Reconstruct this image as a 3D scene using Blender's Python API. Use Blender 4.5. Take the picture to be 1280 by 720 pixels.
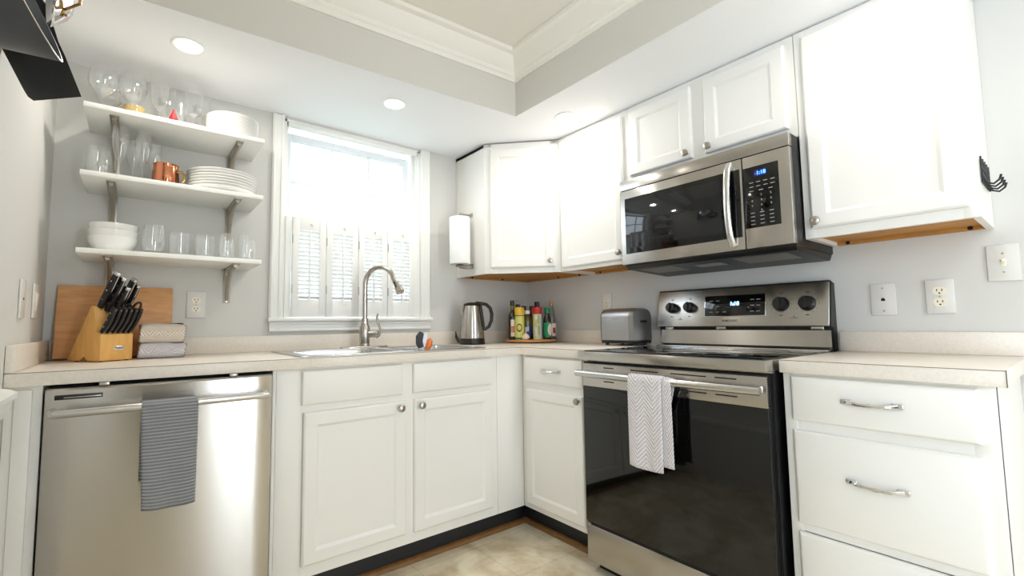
import bpy, bmesh, math, random
from mathutils import Vector, Matrix
random.seed(7)
PI = math.pi
scene = bpy.context.scene
COL = scene.collection
for o in list(bpy.data.objects):
    bpy.data.objects.remove(o)

# ------------------------------------------------------------------ camera
cam_d = bpy.data.cameras.new('camera'); cam = bpy.data.objects.new('camera', cam_d); COL.objects.link(cam)
yaw, pitch, roll = .6506, .0743, -.0112
Fw = Vector((math.sin(yaw)*math.cos(pitch), math.cos(yaw)*math.cos(pitch), math.sin(pitch)))
Rt = Vector((math.cos(yaw), -math.sin(yaw), 0)); Up = Rt.cross(Fw)
R2 = Rt*math.cos(roll) + Up*math.sin(roll); U2 = -Rt*math.sin(roll) + Up*math.cos(roll)
mw = Matrix((R2, U2, -Fw)).transposed().to_4x4(); mw.translation = Vector((-2.1989, -2.4026, 1.0338))
cam.matrix_world = mw
cam_d.sensor_width = 36.0; cam_d.lens = 572.88/1280*36
cam_d.shift_x = 32.035/1280; cam_d.shift_y = 2.525/1280
cam_d.clip_start = .02
scene.camera = cam

# ------------------------------------------------------------------ light set-up
scene.view_settings.view_transform = 'Standard'
scene.view_settings.look = 'None'
scene.view_settings.gamma = 1.0
scene.view_settings.use_curve_mapping = False
scene.view_settings.exposure = 0.47
try:
    scene.cycles.use_denoising = True
    scene.cycles.max_bounces = 10
    scene.cycles.diffuse_bounces = 8
    scene.cycles.glossy_bounces = 5
    scene.cycles.transparent_max_bounces = 24
    scene.cycles.caustics_reflective = False
    scene.cycles.caustics_refractive = False
    scene.cycles.sample_clamp_indirect = 4.0
except Exception:
    pass
SKY = 4.6
LAMP = 2.4
FILL_SIDE = 5.5
FILL_FRONT = 25.0
world = bpy.data.worlds.new('sky'); scene.world = world; world.use_nodes = True
bgn = world.node_tree.nodes['Background']
bgn.inputs[0].default_value = (.80, .90, 1.0, 1); bgn.inputs[1].default_value = SKY

def area_light(name, loc, direction, sx, sy, power, color):
    d = bpy.data.lights.new(name, 'AREA'); d.shape = 'RECTANGLE'; d.size = sx; d.size_y = sy
    d.energy = power; d.color = color
    o = bpy.data.objects.new(name, d); COL.objects.link(o); o.location = loc
    o.rotation_euler = Vector(direction).to_track_quat('-Z', 'Y').to_euler()
    return o
# fill lights added outside two unseen windows behind the camera, tinted like daylight
area_light('fill_front', (-1.12, -4.72, 1.1), (-.05, 1, .10), .42, 1.9, FILL_FRONT, (.84, .92, 1.0))
area_light('fill_side', (-2.78, -3.2, 1.25), (1, .10, .16), 1.15, 1.7, FILL_SIDE, (.80, .895, 1.0))

# ------------------------------------------------------------------ helpers
def lin(c):
    return tuple((v/12.92 if v <= .04045 else ((v+.055)/1.055)**2.4) for v in [x/255 for x in c])

def mat(name, rgb, rough=.5, metal=0.0, bump=0, bscale=200, var=0, vscale=8, stretch=None, spec=None, coat=0, emit=None, estr=0, aniso=0):
    m = bpy.data.materials.new(name); m.use_nodes = True
    nt = m.node_tree; b = nt.nodes['Principled BSDF']
    c = lin(rgb)
    b.inputs['Base Color'].default_value = (*c, 1)
    b.inputs['Roughness'].default_value = rough; b.inputs['Metallic'].default_value = metal
    if spec is not None: b.inputs['Specular IOR Level'].default_value = spec
    if coat: b.inputs['Coat Weight'].default_value = coat; b.inputs['Coat Roughness'].default_value = .08
    if aniso:
        b.inputs['Anisotropic'].default_value = aniso
        tg = nt.nodes.new('ShaderNodeCombineXYZ'); tg.inputs[0].default_value = .02; tg.inputs[1].default_value = .03; tg.inputs[2].default_value = 1
        nt.links.new(tg.outputs[0], b.inputs['Tangent'])
    tc = nt.nodes.new('ShaderNodeTexCoord'); src = tc.outputs['Object']
    if stretch:
        mp = nt.nodes.new('ShaderNodeMapping'); mp.inputs['Scale'].default_value = stretch
        nt.links.new(src, mp.inputs[0]); src = mp.outputs[0]
    nz = nt.nodes.new('ShaderNodeTexNoise'); nz.inputs['Scale'].default_value = vscale; nz.inputs['Detail'].default_value = 4
    nt.links.new(src, nz.inputs['Vector'])
    if var:
        r = nt.nodes.new('ShaderNodeValToRGB')
        r.color_ramp.elements[0].position = .3; r.color_ramp.elements[1].position = .7
        r.color_ramp.elements[0].color = (*[max(0, v*(1-var)) for v in c], 1)
        r.color_ramp.elements[1].color = (*[min(1, v*(1+var)) for v in c], 1)
        nt.links.new(nz.outputs['Fac'], r.inputs[0]); nt.links.new(r.outputs[0], b.inputs['Base Color'])
    if bump:
        n2 = nt.nodes.new('ShaderNodeTexNoise'); n2.inputs['Scale'].default_value = bscale; n2.inputs['Detail'].default_value = 3
        nt.links.new(src, n2.inputs['Vector'])
        bp = nt.nodes.new('ShaderNodeBump'); bp.inputs['Strength'].default_value = bump; bp.inputs['Distance'].default_value = .002
        nt.links.new(n2.outputs['Fac'], bp.inputs['Height']); nt.links.new(bp.outputs[0], b.inputs['Normal'])
    if emit is not None:
        b.inputs['Emission Color'].default_value = (*lin(emit), 1); b.inputs['Emission Strength'].default_value = estr
    return m

def glass(name, tint=(1, 1, 1), ior=1.45, gain=1.0, rough=.01):
    m = bpy.data.materials.new(name); m.use_nodes = True; nt = m.node_tree; nt.nodes.clear()
    out = nt.nodes.new('ShaderNodeOutputMaterial'); mx = nt.nodes.new('ShaderNodeMixShader')
    tr = nt.nodes.new('ShaderNodeBsdfTransparent'); tr.inputs[0].default_value = (*tint, 1)
    gl = nt.nodes.new('ShaderNodeBsdfGlossy'); gl.inputs['Roughness'].default_value = rough
    gl.inputs['Color'].default_value = (1, 1, 1, 1)
    fr = nt.nodes.new('ShaderNodeLayerWeight'); fr.inputs['Blend'].default_value = .5
    pw = nt.nodes.new('ShaderNodeMath'); pw.operation = 'POWER'; pw.inputs[1].default_value = 3.5; nt.links.new(fr.outputs['Facing'], pw.inputs[0])
    mu = nt.nodes.new('ShaderNodeMath'); mu.operation = 'MULTIPLY_ADD'; mu.inputs[1].default_value = .60*gain; mu.inputs[2].default_value = .045*gain; mu.use_clamp = True
    nt.links.new(pw.outputs[0], mu.inputs[0]); nt.links.new(mu.outputs[0], mx.inputs[0])
    nt.links.new(tr.outputs[0], mx.inputs[1]); nt.links.new(gl.outputs[0], mx.inputs[2]); nt.links.new(mx.outputs[0], out.inputs[0])
    return m

class G:
    """collects shapes into one bmesh"""
    def __init__(s): s.bm = bmesh.new(); s.mi = 0
    def _tag(s, faces):
        for f in faces: f.material_index = s.mi
    def box(s, x0, x1, y0, y1, z0, z1, bev=0, seg=2, M=None):
        P = [(x, y, z) for x in (x0, x1) for y in (y0, y1) for z in (z0, z1)]
        v = [s.bm.verts.new(p) for p in P]
        F = [(0, 1, 3, 2), (4, 6, 7, 5), (0, 4, 5, 1), (2, 3, 7, 6), (0, 2, 6, 4), (1, 5, 7, 3)]
        fs = [s.bm.faces.new([v[i] for i in f]) for f in F]
        s._tag(fs)
        if M is not None:
            for q in v: q.co = M @ q.co
        if bev > 0:
            es = list({e for f in fs for e in f.edges})
            bmesh.ops.bevel(s.bm, geom=es, offset=bev, segments=seg, affect='EDGES', profile=.5, clamp_overlap=True, material=s.mi)
        return s
    def loft(s, rings, cap=True, closed=True, M=None):
        R = []
        for r in rings:
            R.append([s.bm.verts.new(M @ Vector(p) if M is not None else Vector(p)) for p in r])
        n = len(R[0]); fs = []
        for a, b in zip(R[:-1], R[1:]):
            for i in range(n if closed else n-1):
                j = (i+1) % n
                try: fs.append(s.bm.faces.new((a[i], a[j], b[j], b[i])))
                except ValueError: pass
        if cap:
            fs.append(s.bm.faces.new(list(reversed(R[0])))); fs.append(s.bm.faces.new(R[-1]))
        s._tag(fs); return s
    def lathe(s, prof, seg=32, M=None, loc=(0, 0, 0), a0=0, a1=2*PI):
        full = abs(a1-a0-2*PI) < 1e-6
        L = Vector(loc); fs = []; prev = None
        n = seg if full else seg+1
        for r, z in prof:
            if r < 1e-6:
                p = Vector((0, 0, z)); p = (M @ p if M is not None else p)+L
                ring = [s.bm.verts.new(p)]
            else:
                ring = []
                for i in range(n):
                    a = a0+(a1-a0)*i/seg
                    p = Vector((r*math.cos(a), r*math.sin(a), z)); p = (M @ p if M is not None else p)+L
                    ring.append(s.bm.verts.new(p))
            if prev:
                if len(prev) == 1 and len(ring) > 1:
                    for i in range(n if full else n-1): fs.append(s.bm.faces.new((prev[0], ring[(i+1) % n], ring[i])))
                elif len(ring) == 1 and len(prev) > 1:
                    for i in range(n if full else n-1): fs.append(s.bm.faces.new((prev[i], prev[(i+1) % n], ring[0])))
                elif len(ring) > 1:
                    for i in range(n if full else n-1):
                        j = (i+1) % n; fs.append(s.bm.faces.new((prev[i], prev[j], ring[j], ring[i])))
            prev = ring
        s._tag(fs); return s
    def cyl(s, p0, p1, r, seg=20, r1=None):
        return s.tube([p0, p1], [r, r if r1 is None else r1], seg)
    def tube(s, pts, r, seg=10, flat=None, up=None):
        pts = [Vector(p) for p in pts]; n = len(pts)
        rs = r if isinstance(r, (list, tuple)) else [r]*n
        t0 = (pts[1]-pts[0]).normalized()
        u = Vector(up) if up is not None else (Vector((0, 0, 1)) if abs(t0.z) < .9 else Vector((1, 0, 0)))
        u = (u-t0*u.dot(t0)).normalized(); rings = []
        for i in range(n):
            t = (pts[min(i+1, n-1)]-pts[max(i-1, 0)]).normalized()
            u = (u-t*u.dot(t)).normalized(); w = t.cross(u)
            fl = flat if flat else 1
            rings.append([pts[i]+(u*math.cos(2*PI*k/seg)*fl+w*math.sin(2*PI*k/seg))*rs[i] for k in range(seg)])
        return s.loft(rings)
    def prism(s, poly, z0, z1, M=None, bev=0):
        a = [s.bm.verts.new((x, y, z0)) for x, y in poly]; b = [s.bm.verts.new((x, y, z1)) for x, y in poly]
        n = len(poly); fs = [s.bm.faces.new(list(reversed(a))), s.bm.faces.new(b)]
        for i in range(n):
            j = (i+1) % n; fs.append(s.bm.faces.new((a[i], a[j], b[j], b[i])))
        s._tag(fs)
        if M is not None:
            for q in a+b: q.co = M @ q.co
        if bev:
            es = list({e for f in fs for e in f.edges})
            bmesh.ops.bevel(s.bm, geom=es, offset=bev, segments=2, affect='EDGES', profile=.5, clamp_overlap=True, material=s.mi)
        return s
    def quad(s, *P):
        f = s.bm.faces.new([s.bm.verts.new(p) for p in P]); f.material_index = s.mi; return s
    def grid(s, fn, nu, nv, M=None):
        V = [[s.bm.verts.new(M @ Vector(fn(i/nu, j/nv)) if M is not None else Vector(fn(i/nu, j/nv))) for j in range(nv+1)] for i in range(nu+1)]
        fs = [s.bm.faces.new((V[i][j], V[i+1][j], V[i+1][j+1], V[i][j+1])) for i in range(nu) for j in range(nv)]
        s._tag(fs); return s

def W(o):
    m = o.matrix_basis.copy()
    while o.parent:
        o = o.parent; m = o.matrix_basis @ m
    return m

def obj(name, g, m, parent=None, world=True, sharp=35, loc=None):
    bm = g.bm
    if parent is not None and world: bm.transform(W(parent).inverted())
    if parent is None and loc is not None and world: bm.transform(Matrix.Translation(-Vector(loc)))
    bmesh.ops.recalc_face_normals(bm, faces=bm.faces[:])
    lim = math.radians(sharp)
    for f in bm.faces: f.smooth = True
    for e in bm.edges:
        if len(e.link_faces) == 2 and e.calc_face_angle(0) > lim: e.smooth = False
    me = bpy.data.meshes.new(name); bm.to_mesh(me); bm.free()
    for q in (m if isinstance(m, (list, tuple)) else [m]): me.materials.append(q)
    o = bpy.data.objects.new(name, me); COL.objects.link(o)
    if parent is not None: o.parent = parent
    elif loc is not None: o.location = loc
    return o

def tag(o, label, cat, group=None):
    o['label'] = label; o['category'] = cat
    if group: o['group'] = group
    return o
def thing(name, label, cat, loc=(0, 0, 0), rz=0, group=None):
    o = bpy.data.objects.new(name, None); COL.objects.link(o); o.empty_display_size = .05
    o.location = loc; o.rotation_euler = (0, 0, rz)
    return tag(o, label, cat, group)
def struct(name, g, m, parent=None, sharp=35):
    o = obj(name, g, m, parent, sharp=sharp); o['kind'] = 'structure'; return o
def dup(root, loc, rz=0, label=None):
    r = root.copy(); COL.objects.link(r); r.location = loc; r.rotation_euler = (0, 0, rz)
    if label: r['label'] = label
    for ch in list(root.children):
        c = ch.copy(); COL.objects.link(c); c.parent = r
        for q in ch.children:
            d = q.copy(); COL.objects.link(d); d.parent = c
    return r
def TR(x, y, z, rz=0): return Matrix.Translation((x, y, z)) @ Matrix.Rotation(rz, 4, 'Z')
def AX(loc, axis):
    """frame whose z axis points along axis"""
    q = Vector(axis).normalized().to_track_quat('Z', 'Y'); return Matrix.Translation(loc) @ q.to_matrix().to_4x4()
def lettering(name, body, size, M, m, parent, align='CENTER', depth=.0004):
    cu = bpy.data.curves.new(name, 'FONT'); cu.body = body; cu.size = size; cu.align_x = align; cu.align_y = 'CENTER'; cu.extrude = depth; cu.offset = size*.012
    t = bpy.data.objects.new(name+'_curve', cu); COL.objects.link(t)
    bpy.context.view_layer.update()
    me = bpy.data.meshes.new_from_object(t.evaluated_get(bpy.context.evaluated_depsgraph_get()))
    bpy.data.objects.remove(t); bpy.data.curves.remove(cu)
    me.transform(W(parent).inverted() @ M); me.materials.clear(); me.materials.append(m)
    o = bpy.data.objects.new(name, me); COL.objects.link(o); o.parent = parent; return o
FACE_R = Matrix(((0, 0, -1, 0), (-1, 0, 0, 0), (0, 1, 0, 0), (0, 0, 0, 1)))   # text plane facing -x, reading along -y
def on_right(x, y, z): return Matrix.Translation((x, y, z)) @ FACE_R
FACE_B = Matrix.Rotation(PI/2, 4, 'X')
def on_back(x, y, z): return Matrix.Translation((x, y, z)) @ FACE_B

# ------------------------------------------------------------------ materials
M = {}
M['cab'] = mat('white_cabinet_paint', (233, 231, 226), .38, bump=.05, bscale=90)
M['wallp'] = mat('grey_wall_paint', (210, 209, 205), .75, bump=.05, bscale=300)
M['ceil'] = mat('ceiling_paint', (245, 246, 249), .8)
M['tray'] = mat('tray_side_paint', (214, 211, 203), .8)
M['trim'] = mat('white_trim_paint', (238, 238, 234), .35)
M['crown'] = mat('crown_paint', (240, 236, 228), .6)
M['lam'] = mat('counter_laminate', (225, 217, 206), .32, var=.05, vscale=160)
M['seam'] = mat('laminate_seam', (120, 105, 90), .6)
M['toe'] = mat('black_toe_kick', (22, 24, 27), .5)
M['wood_dark'] = mat('brown_shoe_moulding', (122, 84, 42), .5, var=.2, vscale=30, stretch=(1, 1, 4))
M['under'] = mat('raw_cabinet_wood', (186, 132, 62), .6, var=.18, vscale=14, stretch=(3, .6, 3))
M['steel'] = mat('brushed_steel', (190, 186, 180), .24, 1, bump=.03, bscale=60, stretch=(1, 1, 30), aniso=.85)
M['steelh'] = mat('satin_handle_steel', (205, 204, 202), .24, 1)
M['nickel'] = mat('brushed_nickel', (182, 174, 164), .28, 1)
M['bracket'] = mat('bronze_bracket_metal', (178, 170, 158), .42, 1)
M['chrome'] = mat('chrome', (225, 225, 225), .1, 1)
M['blackg'] = mat('black_glass', (7, 8, 7), .06, spec=.5)
M['black'] = mat('black_plastic', (16, 16, 17), .4)
M['blackm'] = mat('matte_black_metal', (24, 25, 27), .45, bump=.04)
M['dark'] = mat('dark_gap', (8, 8, 8), .8)
M['nonstick'] = mat('grey_nonstick_coating', (62, 64, 68), .38, bump=.05, bscale=400)
M['nylon'] = mat('black_nylon', (44, 45, 46), .42, bump=.06, bscale=300)
M['glass'] = glass('clear_glass', (.988, .993, .993), 1.45, 2.0)
M['pane'] = glass('window_glass', (.98, .99, 1.0), 1.45, .8)
M['china'] = mat('white_china', (240, 239, 236), .16, coat=.4)
M['plate'] = mat('switch_plate_plastic', (218, 216, 211), .35)
M['almond'] = mat('almond_plastic', (238, 230, 208), .4)
M['copper'] = mat('polished_copper', (212, 138, 104), .14, 1)
M['brass'] = mat('brass_wire', (176, 138, 80), .25, 1)
M['paper'] = mat('paper_towel', (240, 240, 238), .9, bump=.2, bscale=250)
M['bamboo'] = mat('bamboo_wood', (222, 170, 96), .42, var=.1, vscale=10, stretch=(6, 6, 1.2))
M['cutb'] = mat('cutting_board_wood', (208, 154, 102), .45, var=.14, vscale=9, stretch=(1.5, 8, 8))
M['susan'] = mat('turntable_wood', (208, 150, 92), .4, var=.12, vscale=12, stretch=(1, 6, 6))
M['lens'] = mat('lamp_lens', (255, 255, 255), .5, emit=(255, 246, 232), estr=14)
M['blue_led'] = mat('blue_display_digits', (60, 120, 255), .5, emit=(60, 120, 255), estr=5)
M['cyan_led'] = mat('cyan_display_digits', (150, 215, 255), .5, emit=(140, 210, 255), estr=4)
M['grey_mark'] = mat('grey_print', (150, 150, 150), .5)
M['dark_mark'] = mat('dark_print', (38, 38, 40), .5)
M['mesh'] = mat('grease_filter_mesh', (150, 146, 138), .4, .8, bump=.6, bscale=700)
M['blade'] = mat('knife_steel', (205, 205, 208), .18, 1)
M['handle'] = mat('black_knife_handle', (20, 20, 21), .35)

def towel_mat(name, a, b, kind, su, sv):
    m = bpy.data.materials.new(name); m.use_nodes = True; nt = m.node_tree; bs = nt.nodes['Principled BSDF']
    bs.inputs['Roughness'].default_value = .95
    tc = nt.nodes.new('ShaderNodeTexCoord'); sp = nt.nodes.new('ShaderNodeSeparateXYZ'); nt.links.new(tc.outputs['UV'], sp.inputs[0])
    def mth(op, x, y=None):
        n = nt.nodes.new('ShaderNodeMath'); n.operation = op
        for i, v in enumerate((x, y)):
            if v is None: continue
            if isinstance(v, (int, float)): n.inputs[i].default_value = v
            else: nt.links.new(v, n.inputs[i])
        return n.outputs[0]
    u, v = sp.outputs[0], sp.outputs[1]
    if kind == 'chevron':
        z = mth('ABSOLUTE', mth('SUBTRACT', mth('FRACT', mth('MULTIPLY', u, su)), .5))
        t = mth('ADD', mth('MULTIPLY', v, sv), mth('MULTIPLY', z, 5.0))
    else:
        t = mth('MULTIPLY', v, sv)
    w = mth('ADD', mth('MULTIPLY', mth('SINE', mth('MULTIPLY', t, 2*PI)), .5), .5)
    r = nt.nodes.new('ShaderNodeValToRGB'); r.color_ramp.elements[0].position = .15; r.color_ramp.elements[1].position = .75
    r.color_ramp.elements[0].color = (*lin(a), 1); r.color_ramp.elements[1].color = (*lin(b), 1)
    nt.links.new(w, r.inputs[0]); nt.links.new(r.outputs[0], bs.inputs['Base Color'])
    bp = nt.nodes.new('ShaderNodeBump'); bp.inputs['Strength'].default_value = .7; bp.inputs['Distance'].default_value = .004
    nt.links.new(w, bp.inputs['Height']); nt.links.new(bp.outputs[0], bs.inputs['Normal'])
    return m
M['t_grey'] = towel_mat('grey_ribbed_towelling', (122, 124, 128), (152, 154, 157), 'rib', 1, 60)
M['t_white'] = towel_mat('white_chevron_towelling', (196, 190, 193), (228, 223, 224), 'chevron', 2, 40)
M['t_beige'] = towel_mat('beige_chevron_towelling', (216, 200, 182), (242, 233, 222), 'chevron', 2.5, 40)
M['t_lilac'] = towel_mat('pale_grey_chevron_towelling', (210, 206, 213), (236, 234, 239), 'chevron', 2.5, 34)

def floor_mat():
    m = bpy.data.materials.new('stone_pattern_vinyl'); m.use_nodes = True; nt = m.node_tree; b = nt.nodes['Principled BSDF']
    tc = nt.nodes.new('ShaderNodeTexCoord')
    n1 = nt.nodes.new('ShaderNodeTexNoise'); n1.inputs['Scale'].default_value = 5; n1.inputs['Detail'].default_value = 7; n1.inputs['Distortion'].default_value = .8
    n2 = nt.nodes.new('ShaderNodeTexNoise'); n2.inputs['Scale'].default_value = 40; n2.inputs['Detail'].default_value = 4
    nt.links.new(tc.outputs['Object'], n1.inputs[0]); nt.links.new(tc.outputs['Object'], n2.inputs[0])
    r = nt.nodes.new('ShaderNodeValToRGB'); e = r.color_ramp.elements
    e[0].position = .34; e[0].color = (*lin((196, 178, 146)), 1); e[1].position = .62; e[1].color = (*lin((236, 226, 202)), 1)
    mx = nt.nodes.new('ShaderNodeMixRGB'); mx.blend_type = 'OVERLAY'; mx.inputs[0].default_value = .25
    nt.links.new(n1.outputs['Fac'], r.inputs[0]); nt.links.new(r.outputs[0], mx.inputs[1]); nt.links.new(n2.outputs['Fac'], mx.inputs[2])
    br = nt.nodes.new('ShaderNodeTexBrick'); br.offset = 0; br.inputs['Scale'].default_value = 1; br.inputs['Mortar Size'].default_value = .003
    br.inputs['Brick Width'].default_value = .305; br.inputs['Row Height'].default_value = .305
    br.inputs['Color1'].default_value = br.inputs['Color2'].default_value = (1, 1, 1, 1); br.inputs['Mortar'].default_value = (.72, .66, .56, 1)
    nt.links.new(tc.outputs['Object'], br.inputs[0])
    m2 = nt.nodes.new('ShaderNodeMixRGB'); m2.blend_type = 'MULTIPLY'; m2.inputs[0].default_value = .5
    nt.links.new(mx.outputs[0], m2.inputs[1]); nt.links.new(br.outputs[0], m2.inputs[2]); nt.links.new(m2.outputs[0], b.inputs['Base Color'])
    b.inputs['Roughness'].default_value = .35
    return m
M['floor'] = floor_mat()

# ------------------------------------------------------------------ constants of the room
XL = -2.482; YF = -4.4; ZS = 2.0965; ZC = 2.40
ZT = .915; ZCT = .8755; DC = .616; FACE = .592; ZK = .110
ZU = 1.324; DU = .301; DA = .606; YRL, YRR = -1.052, -1.802

# ------------------------------------------------------------------ shell
g = G(); g.box(XL-.1, .1, YF-.1, .1, -.08, 0); struct('floor', g, M['floor'])
WX0, WX1, WZ0, WZ1 = -1.641, -.868, 1.062, 2.085
g = G()
g.box(XL-.1, WX0, 0, .12, 0, 2.5); g.box(WX1, .1, 0, .12, 0, 2.5); g.box(WX0, WX1, 0, .12, 0, WZ0); g.box(WX0, WX1, 0, .12, WZ1, 2.5)
struct('wall_back', g, M['wallp'])
g = G(); g.box(0, .1, YF, 0, 0, 2.5); struct('wall_right', g, M['wallp'])
g = G(); g.box(XL-.1, XL, -2.62, 0, 0, 2.5); g.box(XL-.1, XL, YF, -3.78, 0, 2.5); g.box(XL-.1, XL, -3.78, -2.62, 0, .30); g.box(XL-.1, XL, -3.78, -2.62, 2.12, 2.5); struct('wall_left', g, M['wallp'])
g = G()
g.box(XL-.1, -1.36, YF-.1, YF, 0, 2.5); g.box(-.88, .1, YF-.1, YF, 0, 2.5); g.box(-1.36, -.88, YF-.1, YF, 0, .08); g.box(-1.36, -.88, YF-.1, YF, 2.12, 2.5)
struct('wall_front', g, mat('warm_reflection_wall', (216, 198, 168), .75))  # warm colour stands in for warm light mirrored in the dishwasher
# ceiling: lowered soffit along the window wall and right wall, raised tray in the middle
TX, TYr, TYl = -.687, -.682, -.592
g = G()
g.prism([(XL, 0), (XL, TYl), (TX, TYr), (TX, YF), (0, YF), (0, 0)], ZS, 2.5)
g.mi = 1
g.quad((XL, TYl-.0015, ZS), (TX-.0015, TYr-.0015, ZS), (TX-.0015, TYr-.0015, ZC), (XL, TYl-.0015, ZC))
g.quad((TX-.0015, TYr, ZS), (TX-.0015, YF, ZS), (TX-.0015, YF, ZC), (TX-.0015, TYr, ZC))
g.mi = 2
g.box(XL, TX+.05, YF, TYl+.1, ZC, 2.5)
struct('ceiling', g, [M['ceil'], M['tray'], M['crown']])
# crown moulding of the tray with an egg-and-dart line
def crown(p0, p1, inward):
    p0 = Vector(p0); p1 = Vector(p1); n = Vector(inward).normalized()
    prof = [(0, 2.272), (.010, 2.272), (.012, 2.290), (.020, 2.296), (.022, 2.312), (.036, 2.322), (.052, 2.345), (.066, 2.372), (.084, 2.380), (.086, 2.398), (0, 2.398)]
    def ring(p, s): return [(p.x+n.x*d+s.x*d, p.y+n.y*d+s.y*d, z) for d, z in prof]
    return ring, prof
g = G()
dl = (Vector((TX, TYr))-Vector((XL, TYl))).normalized(); nl = Vector((dl.y, -dl.x))
prof = [(.002, 2.272), (.010, 2.272), (.012, 2.290), (.020, 2.296), (.022, 2.312), (.036, 2.322), (.052, 2.345), (.066, 2.372), (.084, 2.380), (.086, 2.398), (.002, 2.398)]
def lpt(x, d): # point on the left-going line offset inward by d
    p = Vector((XL, TYl))+nl*d; t = (x-p.x)/dl.x; return p+dl*t
g.loft([[(XL, lpt(XL, d).y, z) for d, z in prof], [(TX-d, lpt(TX-d, d).y, z) for d, z in prof], [(TX-d, YF, z) for d, z in prof]], cap=True)
n = int(1.8/.022)
for i in range(n):
    x = TX-.02-i*.022; p = lpt(x, .017); g.lathe([(0, -.006), (.006, -.002), (.006, .002), (0, .006)], 6, loc=(p.x, p.y, 2.304))
for i in range(110):
    y = TYr-.03-i*.022; g.lathe([(0, -.006), (.006, -.002), (.006, .002), (0, .006)], 6, loc=(TX-.017, y, 2.304))
struct('trim_1', g, M['crown'])
# chair rails on both side walls, beyond the counters
def rail(y0, y1, x, sgn):
    pr = [(0, .800), (.010, .800), (.012, .815), (.022, .822), (.024, .845), (.034, .852), (.034, .866), (.020, .874), (0, .878)]
    gg = G(); gg.loft([[(x+sgn*d, y0, z) for d, z in pr], [(x+sgn*d, y1, z) for d, z in pr]]); return gg
struct('trim_2', rail(-2.61, -DC-.03, XL, 1), M['trim'])
struct('trim_3', rail(YF, -2.30, 0, -1), M['trim'])
# brown shoe moulding at the toe kick
g = G()
KX = -.530
pr = [(0, 0), (.022, 0), (.021, .008), (.015, .017), (.006, .021), (0, .021)]
g.loft([[(-1.81, KX-d, z) for d, z in pr], [(KX-d, KX-d, z) for d, z in pr], [(KX-d, YRL+.004, z) for d, z in pr]])
struct('trim_4', g, M['wood_dark'])
# unseen front window, added for daylight fill and a streak in the dishwasher
g = G()
for x0, x1, z0, z1 in ((-1.36, -1.30, .08, 2.12), (-.94, -.88, .08, 2.12), (-1.36, -.88, .08, .16), (-1.36, -.88, 2.06, 2.12)):
    g.box(x0, x1, YF-.07, YF-.02, z0, z1)
w2 = struct('unseen_window_2', g, M['trim'])
g = G(); g.box(-1.30, -.94, YF-.05, YF-.045, .16, 2.06); obj('pane', g, M['pane'], w2)['kind'] = 'structure'
g = G()
for y0, y1, z0, z1 in ((-3.78, -3.72, .30, 2.12), (-2.68, -2.62, .30, 2.12), (-3.78, -2.62, .30, .36), (-3.78, -2.62, 2.06, 2.12), (-3.72, -2.68, 1.18, 1.22)):
    g.box(XL-.07, XL-.02, y0, y1, z0, z1)
w3 = struct('unseen_window_3', g, M['trim'])  # unseen side window, added to light the cabinet fronts from the left
g = G(); g.box(XL-.05, XL-.045, -3.72, -2.68, .36, 2.06); obj('pane', g, M['pane'], w3)['kind'] = 'structure'
# unseen dark door, added so the steel fronts mirror a dark patch
M['door'] = mat('dark_door_wood', (70, 52, 40), .4, var=.15, vscale=8, stretch=(6, 6, 1))
g = G(); g.box(-2.36, -1.62, YF+.001, YF+.03, .01, 2.03, .003)
for z0, z1 in ((.15, .85), (1.0, 1.9)):
    for x0 in (-2.26, -1.95): g.box(x0, x0+.24, YF+.03, YF+.036, z0, z1, .004)
d1 = struct('unseen_door_1', g, M['door'])
g = G(); g.lathe([(0, 0), (.024, 0), (.024, .006), (.010, .012), (.010, .03), (.026, .042), (.022, .06), (0, .066)], 24, M=AX((-1.69, YF+.03, 1.0), (0, 1, 0))); obj('door_knob', g, M['brass'], d1)['kind'] = 'structure'
# baseboard in the dining side
g = G(); g.box(XL, 0, YF, YF+.015, 0, .11, .004); struct('baseboard_front', g, M['trim'])

# ------------------------------------------------------------------ kitchen window
win = bpy.data.objects.new('window_1', None); COL.objects.link(win); win.location = (-1.2545, 0, WZ0); win['kind'] = 'structure'
def wpart(name, g, m, parent=None):
    o = obj(name, g, m, parent or win); o['kind'] = 'structure'; return o
def casing_prof(x0, x1, z0, z1):
    w = x1-x0; s = 1
    gg = G(); gg.box(x0, x1, -.016, 0, z0, z1, .003); gg.box(x0+.004, x0+.016, -.022, 0, z0, z1, .004); gg.box(x1-.016, x1-.004, -.020, 0, z0, z1, .003)
    return gg
wpart('casing', casing_prof(-1.698, WX0-.001, 1.076, ZS-.002), M['trim'])
wpart('casing', casing_prof(WX1+.001, -.804, 1.076, ZS-.002), M['trim'])
g = G(); g.box(-1.703, -.795, -.036, .005, 1.058, 1.076, .005); wpart('stool', g, M['trim'])
g = G(); g.box(-1.695, -.803, -.018, 0, 1.008, 1.058, .003); g.box(-1.695, -.803, -.024, 0, 1.042, 1.052, .003); g.box(-1.695, -.803, -.021, 0, 1.010, 1.022, .003); wpart('apron', g, M['trim'])
g = G()
g.box(WX0, WX0+.012, .0, .12, WZ0, WZ1); g.box(WX1-.012, WX1, .0, .12, WZ0, WZ1); g.box(WX0, WX1, 0, .12, WZ1-.012, WZ1); g.box(WX0, WX1, 0.006, .13, WZ0, 1.074)
g.box(WX0, WX0+.020, .018, .028, 1.08, WZ1); g.box(WX1-.020, WX1, .018, .028, 1.08, WZ1); g.box(WX0, WX1, .018, .028, WZ1-.026, WZ1-.012)
g.box(WX1-.034, WX1-.012, .048, .054, 1.08, WZ1); g.box(WX0+.012, WX0+.03, .048, .054, 1.08, WZ1)
wpart('jamb', g, M['trim'])
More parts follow.
